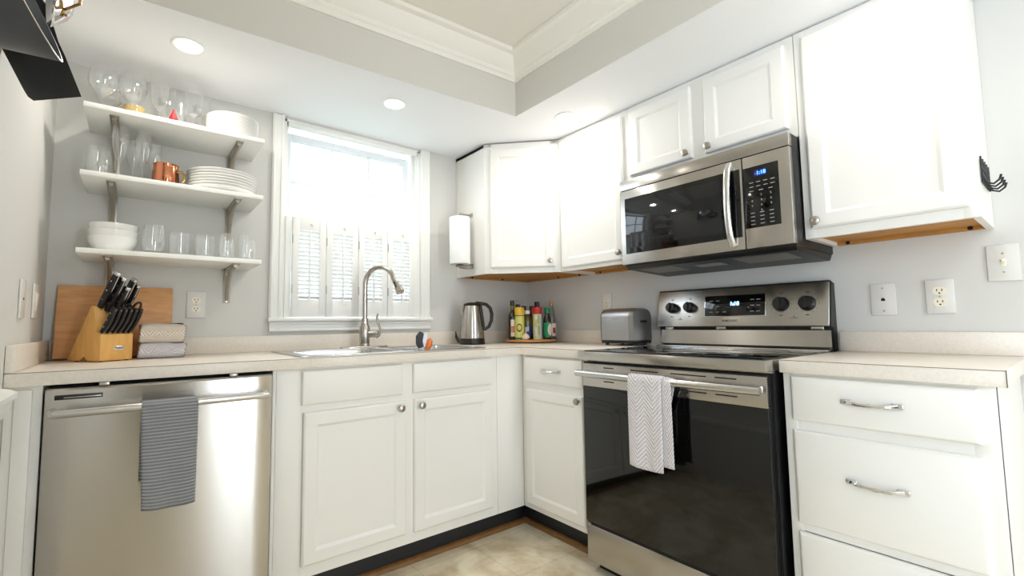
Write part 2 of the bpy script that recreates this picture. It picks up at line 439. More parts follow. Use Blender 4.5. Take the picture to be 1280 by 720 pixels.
# head rail of a blind
g = G(); g.box(WX0+.02, WX1-.02, -.004, .016, WZ1-.036, WZ1-.013, .003)
wpart('head_rail', g, M['trim'])
M['vinyl'] = mat('white_window_vinyl', (222, 226, 232), .4)
def sash(x0, x1, z0, z1, y0, rows, bw=.040):
    gg = G(); y1 = y0+.030
    gg.box(x0, x0+bw, y0, y1, z0, z1, .004); gg.box(x1-bw, x1, y0, y1, z0, z1, .004)
    gg.box(x0+bw-.002, x1-bw+.002, y0, y1, z1-bw, z1, .004); gg.box(x0+bw-.002, x1-bw+.002, y0, y1, z0, z0+bw, .004)
    for k in (1, 2):
        xm = x0+bw+(x1-x0-2*bw)*k/3; gg.box(xm-.008, xm+.008, y0+.006, y1-.006, z0+bw-.002, z1-bw+.002)
    for k in range(1, rows):
        zm = z0+bw+(z1-z0-2*bw)*k/rows; gg.box(x0+bw-.002, x1-bw+.002, y0+.0052, y1-.0052, zm-.008, zm+.008)
    s = wpart('sash', gg, M['vinyl'])
    gp = G(); gp.box(x0+bw-.004, x1-bw+.004, y0+.013, y0+.017, z0+bw-.004, z1-bw+.004); wpart('pane', gp, M['pane'], s)
sash(WX0+.013, WX1-.035, 1.54, 2.047, .078, 2)
sash(WX0+.013, WX1-.035, 1.080, 1.575, .046, 2)

# café shutters in the lower half
SH = mat('white_shutter_paint', (236, 236, 233), .4)
def shutter(x0, x1, label):
    y0, y1, z0, z1 = -.020, .002, 1.080, 1.585
    t = thing('window_shutter', label, 'shutter', ((x0+x1)/2, (y0+y1)/2, z0), 0, 'shutter panels across the lower window')
    gg = G(); s = .034
    gg.box(x0, x0+s, y0, y1, z0, z1, .003); gg.box(x1-s, x1, y0, y1, z0, z1, .003)
    gg.box(x0+s-.001, x1-s+.001, y0+.002, y1-.002, z0, 1.168, .002); gg.box(x0+s-.001, x1-s+.001, y0+.002, y1-.002, 1.522, z1, .002)
    obj('frame', gg, SH, t)
    gg = G(); n = 17
    for k in range(n):
        z = 1.178+(1.512-1.178)*k/(n-1)
        Mx = Matrix.Translation(((x0+x1)/2, (y0+y1)/2, z)) @ Matrix.Rotation(math.radians(-28), 4, 'X')
        gg.box(-(x1-x0)/2+s-.002, (x1-x0)/2-s+.002, -.013, .013, -.0025, .0025, .001, 1, M=Mx)
    obj('louvers', gg, SH, t)
    gg = G(); xm = (x0+x1)/2; gg.box(xm-.0045, xm+.0045, y0-.012, y0-.004, 1.165, 1.515, .002)
    obj('tilt_rod', gg, SH, t)
    gg = G(); gg.tube([(xm, y0-.006, 1.545), (xm+.004, y0-.010, 1.552), (xm+.009, y0-.006, 1.548), (xm+.010, y0, 1.54)], .0016, 6)
    obj('hook', gg, M['nickel'], t)
    for z in (1.22, 1.47):
        gg = G(); gg.box(x0-.0008, x0+.003, y0-.003, y0+.002, z-.022, z+.022, .001, 1); obj('hinge', gg, M['nickel'], t)
xs = [-1.598, -1.4285, -1.2545, -1.0835, -.914]
nm = ['white louvered window shutter, leftmost panel beside the open shelves', 'white louvered window shutter, second panel from the left',
      'white louvered window shutter, third panel from left, behind the faucet', 'white louvered window shutter, rightmost panel by the right casing']
for i in range(4): shutter(xs[i]+.0015, xs[i+1]-.0015, nm[i])
g = G(); g.box(WX0+.013, -1.599, -.010, .004, 1.077, 1.585, .002); g.box(-.913, WX1-.013, -.010, .004, 1.077, 1.585, .002)
wpart('shutter_strip', g, M['trim'])

# ------------------------------------------------------------------ outside: pale neighbour house, lawn, tree
sid = mat('white_clapboard', (232, 234, 236), .7); roofm = mat('grey_shingles', (150, 156, 164), .9, var=.15, vscale=20)
grass = mat('lawn', (150, 158, 142), .95, var=.25, vscale=3)
g = G(); g.box(-9, 12, .2, 14, -.9, -.6); struct('ground', g, grass)
h = thing('neighbor_house', 'pale clapboard house seen hazily through the upper window panes', 'house', (2.5, 6.2, -.6))
g = G(); g.prism([(1.05, 6.0), (6.0, 6.0), (7.0, 10), (2.6, 10)], -.6, 6.6)
z = -.55
while z < 6.5:
    g.loft([[(1.05, 6.0, z), (1.05, 5.955, z), (1.05, 5.99, z+.14)], [(6.0, 6.0, z), (6.0, 5.955, z), (6.0, 5.99, z+.14)]]); z += .15
obj('siding', g, sid, h)
g = G(); g.loft([[(.9, 5.7, 6.6), (2.4, 10.2, 6.6), (1.7, 8, 8.0)], [(6.2, 5.7, 6.6), (7.4, 10.2, 6.6), (6.8, 8, 8.0)]]); obj('roof', g, roofm, h)
g = G(); g.box(-2.6, 3.0, 5.0, 5.9, -.6, 2.72); obj('wing_wall', g, sid, h)
g = G(); g.box(-2.8, 3.2, 4.75, 5.95, 2.94, 3.05, .02); g.box(-2.75, 3.1, 4.85, 5.95, 2.72, 2.935, .02); obj('eave', g, sid, h)
t = thing('leafy_tree', 'hazy green tree behind the neighbouring house, left upper pane', 'tree', (.3, 12, -.6))
g = G(); g.tube([(.3, 12, -.6), (-1.55, 10, 1.5), (-1.5, 10, 3.2)], [.16, .12, .08], 10); obj('trunk', g, mat('bark', (96, 80, 66), .9, var=.2), t)
g = G()
for i in range(420):
    a = random.uniform(0, 2*PI); b = math.acos(random.uniform(-1, 1)); r = 1.35*random.uniform(.5, 1)**.4
    c = Vector((.4+r*math.sin(b)*math.cos(a), 12+r*math.sin(b)*math.sin(a), 4.7+1.0*r*math.cos(b)))
    q = Matrix.Translation(c) @ Matrix.Rotation(random.uniform(0, 6), 4, 'X') @ Matrix.Rotation(random.uniform(0, 6), 4, 'Z')
    g.prism([(-.16, 0), (-.06, -.07), (.10, -.06), (.18, 0), (.10, .06), (-.06, .07)], -.006, .006, M=q)
obj('foliage', g, mat('haze_leaves', (186, 204, 192), .8, var=.2), t)  # bluish haze is put into the pale leaf colour

# ------------------------------------------------------------------ cabinet pieces
def rect_loft(g, w, h, loops, Mx, back=0.0):
    """stack of inset rectangles; loops = [(inset, y)], front is -y"""
    rings = [[(i, y, i), (w-i, y, i), (w-i, y, h-i), (i, y, h-i)] for i, y in loops]
    g.loft(rings, M=Mx)
def shaker(name, w, h, Mx, parent, t=.019, fw=.047):
    g = G(); rect_loft(g, w, h, [(0, 0), (0, -t+.006), (.002, -t+.003), (.007, -t), (fw, -t), (fw+.003, -t+.002), (fw+.009, -t+.007), (fw+.011, -t+.008)], Mx)
    return obj(name, g, M['cab'], parent, sharp=25)
def slab(name, w, h, Mx, parent, t=.019):
    g = G(); rect_loft(g, w, h, [(0, 0), (0, -t+.007), (.003, -t+.003), (.010, -t)], Mx)
    return obj(name, g, M['cab'], parent, sharp=25)
def knob(p, axis, parent):
    g = G(); g.lathe([(0, 0), (.006, 0), (.005, .006), (.0055, .012), (.013, .016), (.0155, .021), (.014, .026), (.008, .029), (0, .0295)], 20, M=AX(p, axis))
    return obj('knob', g, M['nickel'], parent)
def pull(c, along, out, parent, L=.108):
    c, a, o = Vector(c), Vector(along), Vector(out); g = G()
    z = Vector((0, 0, 1))
    for s in (-1, 1):
        q = c+a*s*L/2; Mx = Matrix((a, o, z)).transposed().to_4x4(); Mx.translation = q
        g.box(-.013, .013, -.001, .006, -.007, .007, .002, M=Mx)
    pts = []; rs = []
    for k in range(13):
        u = k/12; pts.append(c+a*(u-.5)*L+o*(.004+.018*math.sin(PI*u)**.6)+z*(-.003*math.sin(PI*u))); rs.append(.0068-.0028*math.sin(PI*u)+(.002 if k in (6,) else 0))
    g.tube(pts, rs, 10)
    return obj('pull', g, M['chrome'], parent)

RZ = -PI/2
def MR(x, y, z): return TR(x, y, z, RZ)   # local x runs towards -y, front looks into the room (-x)

# sink base cabinet (window wall)
c = thing('sink_base_cabinet', 'white sink base cabinet with two doors under the window', 'cabinet', (-1.25, -.3, 0))
g = G(); X0, X1 = -1.800, -.592
g.box(X0, X0+.018, -FACE+.018, -.02, ZK, ZCT); g.box(X0, X1-.006, -FACE+.02, -.02, ZK, ZK+.018); g.box(X0, X1-.006, -.03, -.02, ZK, ZCT)
g.box(X0, X0+.012, -FACE, -FACE+.02, ZK, ZCT, .002); g.box(X0+.0125, -1.692, -FACE, -FACE+.02, ZK, ZCT, .002); g.box(-1.292, -1.228, -FACE, -FACE+.02, ZK, ZCT); g.box(-.815, -.765, -FACE, -FACE+.02, ZK, ZCT)
g.box(-.764, X1, -FACE-.002, -FACE+.02, ZK, ZCT, .002)
for z0, z1 in ((ZK, .170), (.705, .745), (.858, ZCT)): g.box(X0+.012, -.765, -FACE+.0005, -FACE+.019, z0, z1)
obj('body', g, M['cab'], c)
slab('drawer_front', 1.699-1.287, .866-.738, TR(-1.699, -FACE, .738), c)
slab('drawer_front', 1.234-.801, .866-.739, TR(-1.234, -FACE, .739), c)
d = shaker('door', 1.692-1.269, .710-.157, TR(-1.692, -FACE, .157), c); knob((-1.302, -FACE-.019, .685), (0, -1, 0), d)
d = shaker('door', 1.230-.806, .713-.154, TR(-1.230, -FACE, .154), c); knob((-1.203, -FACE-.019, .686), (0, -1, 0), d)
g = G(); g.box(X0, KX, KX, KX+.015, 0, ZK); obj('toe_kick', g, M['toe'], c)

# base cabinet between the corner and the range
c = thing('drawer_base_cabinet', 'narrow white base cabinet with one drawer over one door, left of the range', 'cabinet', (-.3, -.82, 0))
g = G()
g.box(-FACE, -FACE+.02, -.635, -.594, ZK, ZCT, .001); g.box(-FACE, -FACE+.02, YRL+.003, -1.005, ZK, ZCT, .001)
for z0, z1 in ((ZK, .165), (.70, .75), (.855, ZCT)): g.box(-FACE+.0005, -FACE+.019, -1.02, -.62, z0, z1)
g.box(-FACE+.018, -.02, YRL+.003, YRL+.02, ZK, ZCT); g.box(-FACE+.02, -.02, YRL+.003, -.61, ZK, ZK+.018)
obj('body', g, M['cab'], c)
d = slab('drawer', 1.013-.622, .865-.741, MR(-FACE, -.622, .741), c); pull((-FACE-.019, -.818, .805), (0, -1, 0), (-1, 0, 0), d)
d = shaker('door', 1.013-.628, .706-.137, MR(-FACE, -.628, .137), c); knob((-FACE-.019, -.992, .684), (-1, 0, 0), d)
g = G(); g.box(KX, KX+.015, YRL+.003, KX-.001, 0, ZK); obj('toe_kick', g, M['toe'], c)

# three-drawer base right of the range
c = thing('drawer_base_cabinet', 'white base cabinet with three drawers, right of the range', 'cabinet', (-.3, -2.03, 0))
YA, YB = -1.812, -2.258
g = G()
g.box(-FACE, -FACE+.02, -1.846, YA, ZK, ZCT, .001); g.box(-FACE, -FACE+.02, YB, -2.215, ZK, ZCT, .001)
for z0, z1 in ((ZK, .15), (.41, .45), (.70, .745), (.855, ZCT)): g.box(-FACE+.0005, -FACE+.019, YB+.02, YA-.01, z0, z1)
g.box(-FACE+.001, -.003, YB, YB+.018, 0, ZCT); g.box(-FACE+.018, -.003, YA-.018, YA, ZK, ZCT); g.box(-FACE+.02, -.02, YB, YA, ZK, ZK+.018)
obj('body', g, M['cab'], c)
for z0, z1, pz in ((.736, .866, .806), (.436, .706, .588), (.150, .408, .29)):
    d = slab('drawer', 2.228-1.836, z1-z0, MR(-FACE, -1.836, z0), c); pull((-FACE-.019, -2.028, pz), (0, -1, 0), (-1, 0, 0), d)
g = G(); g.box(KX, KX+.015, YB+.018, YA, 0, ZK); obj('toe_kick', g, M['toe'], c)

# end panel left of the dishwasher
g = G(); g.box(XL+.001, -2.404, -FACE, -.03, 0, ZCT, .002); g.box(XL+.02, -2.425, -FACE-.006, -FACE, .02, ZCT-.01, .003)
tag(obj('end_panel', g, M['cab'], loc=(-2.443, -.3, 0)), 'narrow white filler panel between the left wall and dishwasher', 'panel')

# ------------------------------------------------------------------ worktops
SX0, SX1, SY0, SY1 = -1.690, -.835, -.575, -.105    # sink cut-out
c = thing('countertop', 'long L-shaped beige laminate countertop under the window and into the corner', 'countertop', (-1.25, -.3, ZT))
g = G()
g.box(XL+.001, SX0+.02, -DC, -.001, ZCT, ZT, .002); g.box(SX1-.02, -DC, -DC, -.001, ZCT, ZT, .002)
g.box(SX0+.015, SX1-.015, -DC, SY0+.02, ZCT, ZT, .002); g.box(SX0+.015, SX1-.015, SY1-.02, -.001, ZCT, ZT, .002)
g.box(-DC-.002, -.001, YRL+.002, -.001, ZCT, ZT, .002)
obj('worktop', g, M['lam'], c)
g = G(); g.box(XL, -DC, -DC-.0006, -DC+.002, ZT-.0025, ZT-.0008); g.box(-DC-.0026, -DC, YRL+.002, -DC, ZT-.0025, ZT-.0008); g.box(-DC-.0012, -DC+.0012, -DC-.0012, -DC, ZCT, ZT)
obj('edge_seam', g, M['seam'], c)
c = thing('countertop', 'short beige laminate countertop to the right of the range', 'countertop', (-.3, -2.04, ZT))
g = G(); g.box(-DC, -.001, -2.278, YRR-.008, ZCT, ZT, .002); obj('worktop', g, M['lam'], c)
g = G(); g.box(-DC-.0008, -DC+.002, -2.2785, YRR-.008, ZT-.0025, ZT-.0008); g.box(-DC-.0008, -DC+.0008, -2.2788, -2.277, ZCT, ZT); obj('edge_seam', g, M['seam'], c)

for (x0, x1, y0, y1), lb in (((XL+.021, -.001, -.019, -.001), 'long low laminate backsplash strip along the window wall'), ((XL+.001, XL+.020, -DC, -.001), 'short laminate backsplash strip against the left wall'),
                             ((-.019, -.001, YRL+.002, -.020), 'laminate backsplash strip behind the toaster on the right wall'), ((-.019, -.001, -2.278, YRR-.004), 'laminate backsplash strip on the right wall beyond the range')):
    g = G(); g.box(x0, x1, y0, y1, ZT+.0002, .990, .002); tag(obj('backsplash', g, M['lam'], loc=((x0+x1)/2, (y0+y1)/2, ZT)), lb, 'backsplash')

# ------------------------------------------------------------------ sink
SS = mat('sink_steel', (205, 206, 208), .22, 1)
s = thing('kitchen_sink', 'stainless double bowl drop-in sink set into the countertop below the window', 'sink', ((SX0+SX1)/2, -.34, ZT))
def bowl(g, x0, x1, y0, y1, zt, d, r=.05):
    def rr(i, z, rr_=r):
        pts = []
        for cx, cy, a in ((x1-i-rr_, y1-i-rr_, 0), (x0+i+rr_, y1-i-rr_, PI/2), (x0+i+rr_, y0+i+rr_, PI), (x1-i-rr_, y0+i+rr_, 1.5*PI)):
            for k in range(6): pts.append((cx+rr_*math.cos(a+k*PI/10), cy+rr_*math.sin(a+k*PI/10), z))
        return pts
    g.loft([rr(-.006, zt), rr(0, zt-.003), rr(.006, zt-.02), rr(.012, zt-d+.03), rr(.022, zt-d+.008), rr(.05, zt-d)], cap=False)
    bot = rr(.05, zt-d); g.bm.faces.new([g.bm.verts.new(p) for p in bot])
MX = -1.262; ZR = ZT+.006
g = G(); by0, by1 = -.545, -.19
g.box(SX0-.012, SX0+.035, SY0-.012, SY1+.012, ZT+.0005, ZR, .002); g.box(SX1-.035, SX1+.012, SY0-.012, SY1+.012, ZT+.0005, ZR, .002)
g.box(SX0+.03, SX1-.03, SY0-.012, by0, ZT+.0005, ZR, .002); g.box(SX0+.03, SX1-.03, by1, SY1+.012, ZT+.0005, ZR, .002); g.box(MX-.016, MX+.016, by0-.002, by1+.002, ZT+.0005, ZR, .002)
obj('rim', g, SS, s)
for x0, x1 in ((SX0+.035, MX-.016), (MX+.016, SX1-.035)):
    g = G(); bowl(g, x0, x1, by0, by1, ZR-.001, .19); b = obj('bowl', g, SS, s)
    g = G(); g.lathe([(0, ZT-.176), (.03, ZT-.176), (.042, ZT-.180), (.045, ZT-.1835)], 20, loc=((x0+x1)/2, (by0+by1)/2, 0)); obj('drain', g, M['chrome'], b)
# faucet
NK = mat('spot_free_nickel', (190, 184, 176), .24, 1)
fx, fy = -1.268, -.145
f = thing('faucet', 'tall brushed nickel gooseneck pull-down faucet at the sink', 'faucet', (fx, fy, ZR))
g = G(); ring = lambda s_, z: [(fx+.128*s_*math.cos(a)*abs(math.cos(a))**-.35 if abs(math.cos(a)) > 1e-6 else fx, fy+.028*s_*math.sin(a), z) for a in [2*PI*(k+.5)/40 for k in range(40)]]
g.loft([ring(1, ZR), ring(1, ZR+.004), ring(.96, ZR+.008)]); obj('deck_plate', g, NK, f)
g = G(); g.lathe([(.026, ZR+.008), (.027, ZR+.012), (.024, ZR+.02), (.0255, ZR+.024), (.026, ZR+.05), (.029, ZR+.075), (.026, ZR+.105), (.019, ZR+.12), (.0195, ZR+.126), (.0165, ZR+.13), (.0165, ZR+.15), (0, ZR+.15)], 28, loc=(fx, fy, 0)); obj('body', g, NK, f)
dv = Vector((.52, -.854, 0)).normalized(); base = Vector((fx, fy, 0)); R = .088; zc = ZR+.322
pts = [base+Vector((0, 0, ZR+.14)), base+Vector((0, 0, ZR+.24)), base+Vector((0, 0, zc))]
for k in range(1, 15):
    a = PI-k*math.radians(158)/14; pts.append(base+dv*(R+R*math.cos(a))+Vector((0, 0, zc+R*math.sin(a))))
g = G(); g.tube(pts, .0128, 14); obj('spout', g, NK, f)
e = pts[-1]; t = (pts[-1]-pts[-2]).normalized()
g = G(); Mx = AX(e, t); g.lathe([(.0128, -.002), (.0148, 0), (.0148, .012), (.0138, .014), (.0155, .035), (.021, .075), (.0225, .088), (.019, .092), (0, .090)], 22, M=Mx); sp = obj('spray_head', g, NK, f)
g = G(); b0 = e+t*.045; q = Vector((-.3, -.5, -.1)).normalized(); n_ = (Vector((-.8, -.6, 0))-t*Vector((-.8, -.6, 0)).dot(t)).normalized()
g.box(-.006, .006, -.003, .004, -.016, .016, .002, M=AX(b0+n_*.018, t)); obj('spray_button', g, M['black'], sp)
g = G(); rv = Vector((.796, -.605, 0)); pc = base+Vector((0, 0, ZR+.070))
g.tube([pc+rv*.02, pc+rv*.035, pc+rv*.066, pc+rv*.072], [.018, .019, .019, .012], 18); hb = obj('handle_hub', g, NK, f)
g = G(); p0 = pc+rv*.058
g.tube([p0+Vector((0, 0, -.018)), p0+rv*.016+Vector((0, 0, -.008)), p0+rv*.022+Vector((0, 0, .02)), p0+rv*.010+Vector((0, 0, .055)), p0+rv*.004+Vector((0, 0, .085)), p0+rv*.010+Vector((0, 0, .105))], [.007, .0075, .007, .0055, .006, .003], 10); obj('lever', g, NK, hb)
g = G(); g.lathe([(0, ZR+.006), (.018, ZR+.006), (.021, ZR+.003), (.021, ZR)], 22, loc=(-.935, -.145, 0))
tag(obj('sink_hole_cover', g, M['black'], loc=(-.935, -.145, ZR)), 'small black round cap on the back ledge of the sink', 'cap')

# ------------------------------------------------------------------ dishwasher
c = thing('dishwasher', 'stainless steel dishwasher under the left end of the countertop', 'dishwasher', (-2.1, -.3, 0))
DX0, DX1 = -2.399, -1.805
g = G(); g.box(DX0+.004, DX1-.002, -.575, -.03, .02, .868); obj('body', g, M['dark'], c)
g = G()
rows = []
for k in range(13):
    z = .115+(.864-.115)*k/12; rows.append(z)
def dwp(z, x):   # gentle bow in the door skin
    return -.622-.004*math.sin(PI*(x-DX0)/(DX1-DX0))
rings = []
for k in range(21):
    x = DX0+.002+(DX1-DX0-.004)*k/20; y = dwp(0, x); e_ = .004 if k in (0, 20) else 0
    rings.append([(x, -.578, .115), (x, y+.006+e_, .115), (x, y+e_, .121), (x, y+e_, .858), (x, y+.006+e_, .864), (x, -.578, .864)])
g.loft(rings); d = obj('door_panel', g, M['steel'], c)
g = G(); hx0, hx1, hz, hy = -2.382, -1.822, .800, -.672
g.tube([(hx0+.002, -.622, hz), (hx0+.004, -.655, hz), (hx0+.014, hy, hz), (hx0+.03, hy-.003, hz), (hx1-.03, hy-.003, hz), (hx1-.014, hy, hz), (hx1-.004, -.655, hz), (hx1-.002, -.622, hz)], .0115, 14)
obj('handle', g, M['steelh'], d)
g = G(); g.box(-2.377, -2.272, -.6262, -.620, .833, .846, .001); v = obj('control_slot', g, M['black'], d)
g = G(); g.box(-2.357, -2.275, -.6272, -.625, .837, .8395, .0005); obj('indicator', g, M['nickel'], v)
g = G(); g.box(DX0, DX1, -.56, -.55, .0, .112); obj('toe_kick', g, M['toe'], c)
for x in (-2.27, -1.93):
    g = G(); g.box(x-.012, x+.012, -.622, -.59, .866, .8745, .001); obj('mount_tab', g, M['nickel'], c)

# ------------------------------------------------------------------ range
c = thing('electric_range', 'stainless freestanding electric range with black glass oven door', 'range', (-.33, -1.427, 0))
yl, yr = YRL-.004, YRR+.003
g = G(); g.box(-.625, -.035, yr+.003, yl-.003, .03, .874); g.box(-.60, -.05, yr+.02, yl-.02, 0, .035); obj('body', g, M['black'], c)
g = G(); g.box(-.684, -.028, yr, yl, .878, .914, .003); g.box(-.640, -.615, yr, yl, .872, .880); obj('cooktop_frame', g, M['steel'], c)
g = G(); g.box(-.660, -.100, yr+.016, yl-.016, .9130, .9175, .002); ct = obj('cooktop_glass', g, M['blackg'], c)
gm = mat('burner_ring_print', (58, 58, 60), .3)
for x, y, r in ((-.52, -1.25, .105), (-.52, -1.61, .08), (-.25, -1.25, .08), (-.25, -1.61, .105)):
    g = G(); g.lathe([(r-.002, .9173), (r-.002, .9178), (r, .9178), (r, .9173)], 40, loc=(x, y, 0)); obj('burner_ring', g, gm, ct)
# backguard
g = G(); g.loft([[(-.030, y, .914), (-.012, y, .914), (-.012, y, 1.180), (-.044, y, 1.186), (-.080, y, 1.012), (-.050, y, 1.006), (-.040, y, .93)] for y in (yr+.0005, yr+.014)])
g.loft([[(-.030, y, .914), (-.012, y, .914), (-.012, y, 1.180), (-.044, y, 1.186), (-.080, y, 1.012), (-.050, y, 1.006), (-.040, y, .93)] for y in (yl-.014, yl-.0005)])
g.box(-.050, -.012, yr+.01, yl-.01, .915, 1.184); obj('backguard_shell', g, M['black'], c)
# tilted control fascia: local frame, x runs to the right (-y), y up the panel, z out of it
fb = Vector((-.086, 0, 1.012)); ft = Vector((-.052, 0, 1.187)); upv = (ft-fb).normalized(); rtv = Vector((0, -1, 0)); nv = rtv.cross(upv)
FM = Matrix((rtv, upv, nv)).transposed().to_4x4(); FM.translation = Vector((fb.x, 0, fb.z)); HP = (ft-fb).length
def fp(y, h): return FM @ Vector((-y, h, 0))
g = G(); g.box(-yl+.004, -yr-.004, 0, HP, -.012, 0, .004, M=FM); fas = obj('control_fascia', g, M['steel'], c)
g = G(); g.box(-yl+.004, -yr-.004, HP-.004, HP+.006, -.030, -.003, .002, M=FM); obj('fascia_cap', g, M['dark'], c)
g = G(); g.box(1.303, 1.570, .044, .144, -.002, .0022, .002, M=FM); sf = obj('display_frame', g, M['chrome'], fas)
g = G(); g.box(1.306, 1.567, .047, .141, -.002, .0030, .001, M=FM); dsp = obj('display', g, M['blackg'], fas)
lettering('clock_digits', '1:18', .024, FM @ Matrix.Translation((1.440, .102, .0032)), M['cyan_led'], dsp)
for bx, by in ((1.335, .118), (1.365, .118), (1.335, .092), (1.365, .092), (1.335, .066), (1.365, .066), (1.398, .066), (1.515, .118), (1.54, .118), (1.515, .092), (1.54, .092), (1.515, .066), (1.54, .066)):
    g = G(); g.box(bx-.008, bx+.008, by-.0015, by+.0015, 0, .0033, M=FM); obj('display_mark', g, M['grey_mark'], dsp)
lettering('lettering', 'SAMSUNG', .0155, FM @ Matrix.Translation((1.421, .025, .0002)), M['dark_mark'], fas)
for y, r in ((-1.139, .027), (-1.231, .027), (-1.628, .031), (-1.722, .031)):
    Mx = FM @ Matrix.Translation((-y, .092, 0))
    g = G(); g.lathe([(r*.98, 0), (r, .004), (r*.92, .010), (r*.86, .024), (r*.8, .027), (0, .027)], 28, M=Mx); kb = obj('knob', g, M['black'], fas)
    g = G(); g.box(-.005, .005, -r*.78, r*.78, .020, .036, .002, M=Mx); obj('knob_grip', g, M['black'], kb)
    g = G()
    for k in range(11):
        a = math.radians(-60+k*30); g.box(-.0012, .0012, -.0012, .0012, 0, .0006, M=Mx @ Matrix.Translation(((r+.008)*math.cos(a), (r+.008)*math.sin(a), 0)))
    g.box(-.007, .007, r+.014, r+.017, 0, .0006, M=Mx); g.box(-.006, .006, -r-.017, -r-.014, 0, .0006, M=Mx)
    obj('dial_marks', g, M['dark_mark'], fas)
for y in (-1.185, -1.675):
    g = G(); Mx = FM @ Matrix.Translation((-y, .035, 0)); g.box(-.014, .014, -.0025, -.001, 0, .0005, M=Mx); g.box(-.002, .002, .002, .007, 0, .0005, M=Mx); obj('indicator_mark', g, M['dark_mark'], fas)
# lower splash of the backguard and its clips
g = G(); g.loft([[(-.052, y, .916), (-.070, y, .930), (-.062, y, .995), (-.050, y, 1.000)] for y in (yl-.016, yr+.006)]); obj('lower_splash', g, M['steel'], c)
g = G(); g.box(-.104, -.060, yr+.008, yl-.008, .914, .9205, .002); obj('rear_trim', g, M['steelh'], c)
for y in (-1.12, -1.375, -1.75):
    g = G(); g.box(-.070, -.050, y-.022, y+.022, .996, 1.012, .003); obj('clip', g, M['steelh'], c)
# oven door
dw_ = G(); dw_.box(-.652, -.622, yr+.012, yl-.004, .205, .868, .003); d = obj('oven_door', dw_, M['black'], c)
g = G(); g.box(-.657, -.640, yr+.010, yl-.002, .766, .862, .002); tb = obj('door_band', g, M['steel'], d)
g = G(); g.box(-.656, -.648, yr+.010, yl-.002, .205, .766, .001); obj('door_glass', g, M['blackg'], d)
g = G()
for k in range(12):
    z = .772+k*.0072; g.box(-.652, -.646, yr+.0085, yr+.0102, z, z+.004); g.box(-.644, -.638, yr+.0085, yr+.0102, z, z+.004)
obj('side_perforation', g, M['dark'], d)
for y0, y1 in ((-1.22, -1.17), (-1.42, -1.30), (-1.60, -1.47), (-1.70, -1.63)):
    for z in (.846, .790):
        g = G(); g.box(-.6575, -.650, y0, y1, z, z+.004); obj('vent_slot', g, M['dark'], d)
g = G(); hx = -.702
g.tube([(hx, yl-.008, .823), (hx-.008, -1.25, .823), (hx-.010, -1.43, .823), (hx-.008, -1.6, .823), (hx, yr+.012, .823)], .0135, 16)
for y in (yl-.028, yr+.032): g.box(hx+.004, -.650, y-.010, y+.010, .812, .834, .003)
obj('handle', g, M['steelh'], d)
g = G(); g.box(-.654, -.622, yr+.006, yl-.002, .045, .192, .003); dr = obj('storage_drawer', g, M['steel'], c)
g = G(); g.box(-.650, -.62, yr+.006, yl-.002, .192, .205); obj('drawer_gap', g, M['dark'], c)
g = G(); g.box(-.657, -.645, yl-.022, yl-.004, .186, .200, .002); obj('hinge_cap', g, M['nickel'], d)

# ------------------------------------------------------------------ upper cabinets
def upper(c, y0, y1, z0, z1, under=True):
    """carcass on the right wall from y0 (left) to y1 (right)"""
    g = G()
    g.box(-DU, -DU+.02, y0-.034, y0-.0005, z0, z1, .001); g.box(-DU, -DU+.02, y1+.0005, y1+.034, z0, z1, .001)
    g.box(-DU+.0005, -DU+.019, y1+.03, y0-.03, z0, z0+.040); g.box(-DU+.0005, -DU+.019, y1+.03, y0-.03, z1-.034, z1)
    g.box(-DU+.018, -.002, y0-.018, y0-.0005, z0, z1); g.box(-DU+.018, -.002, y1+.0005, y1+.018, z0, z1); g.box(-DU+.018, -.002, y1, y0, z1-.018, z1)
    obj('body', g, M['cab'], c)
    g = G(); g.box(-DU+.019, -.003, y1+.017, y0-.017, z0+.014, z0+.026); g.box(-.024, -.004, y1+.017, y0-.017, z0+.001, z0+.015); u = obj('underside', g, M['under'], c)
    for q in (.12, .88):
        g = G(); g.lathe([(.007, 0), (.007, .002), (0, .002)], 12, M=AX((-.024, y0+(y1-y0)*q, z0+.008), (-1, 0, 0))); obj('screw', g, M['dark'], u)
ZTOP = 2.090
# corner unit with the diagonal door
c = thing('corner_wall_cabinet', 'white diagonal corner wall cabinet beside the window', 'wall cabinet', (-.3, -.3, ZU))
g = G()
g.box(-DA, -DA+.018, -DU, -.002, ZU, ZTOP, .001)
g.box(-DU, -.002, -DA, -DA+.018, ZU, ZTOP); g.prism([(-DA, -.002), (-DA, -DU), (-DU, -DA), (-.002, -DA), (-.002, -.002)], ZTOP-.018, ZTOP)
wd = math.hypot(DA-DU, DA-DU); DM = TR(-DA, -DU, ZU, -PI/4)
g.box(0, .045, 0, .018, 0, ZTOP-ZU, .001, M=DM); g.box(wd-.045, wd, 0, .018, 0, ZTOP-ZU, .001, M=DM)
g.box(.03, wd-.03, .0005, .0175, 0, .040, M=DM); g.box(.03, wd-.03, .0005, .0175, ZTOP-ZU-.034, ZTOP-ZU, M=DM)
obj('body', g, M['cab'], c)
i_ = .02
g = G(); g.prism([(-DA+i_, -.003), (-DA+i_, -DU-.002), (-DU-.004, -DA+i_), (-.003, -DA+i_), (-.003, -.003)], ZU+.014, ZU+.026)
g.box(-DA+i_, -.003, -.022, -.003, ZU+.001, ZU+.015); g.box(-.022, -.003, -DA+i_, -.003, ZU+.001, ZU+.015)
u = obj('underside', g, M['under'], c)
for p, a in (((-.50, -.022, ZU+.008), (0, -1, 0)), ((-.25, -.022, ZU+.008), (0, -1, 0)), ((-.022, -.32, ZU+.008), (-1, 0, 0)), ((-.022, -.5, ZU+.008), (-1, 0, 0))):
    g = G(); g.lathe([(.007, 0), (.007, .002), (0, .002)], 12, M=AX(p, a)); obj('screw', g, M['dark'], u)
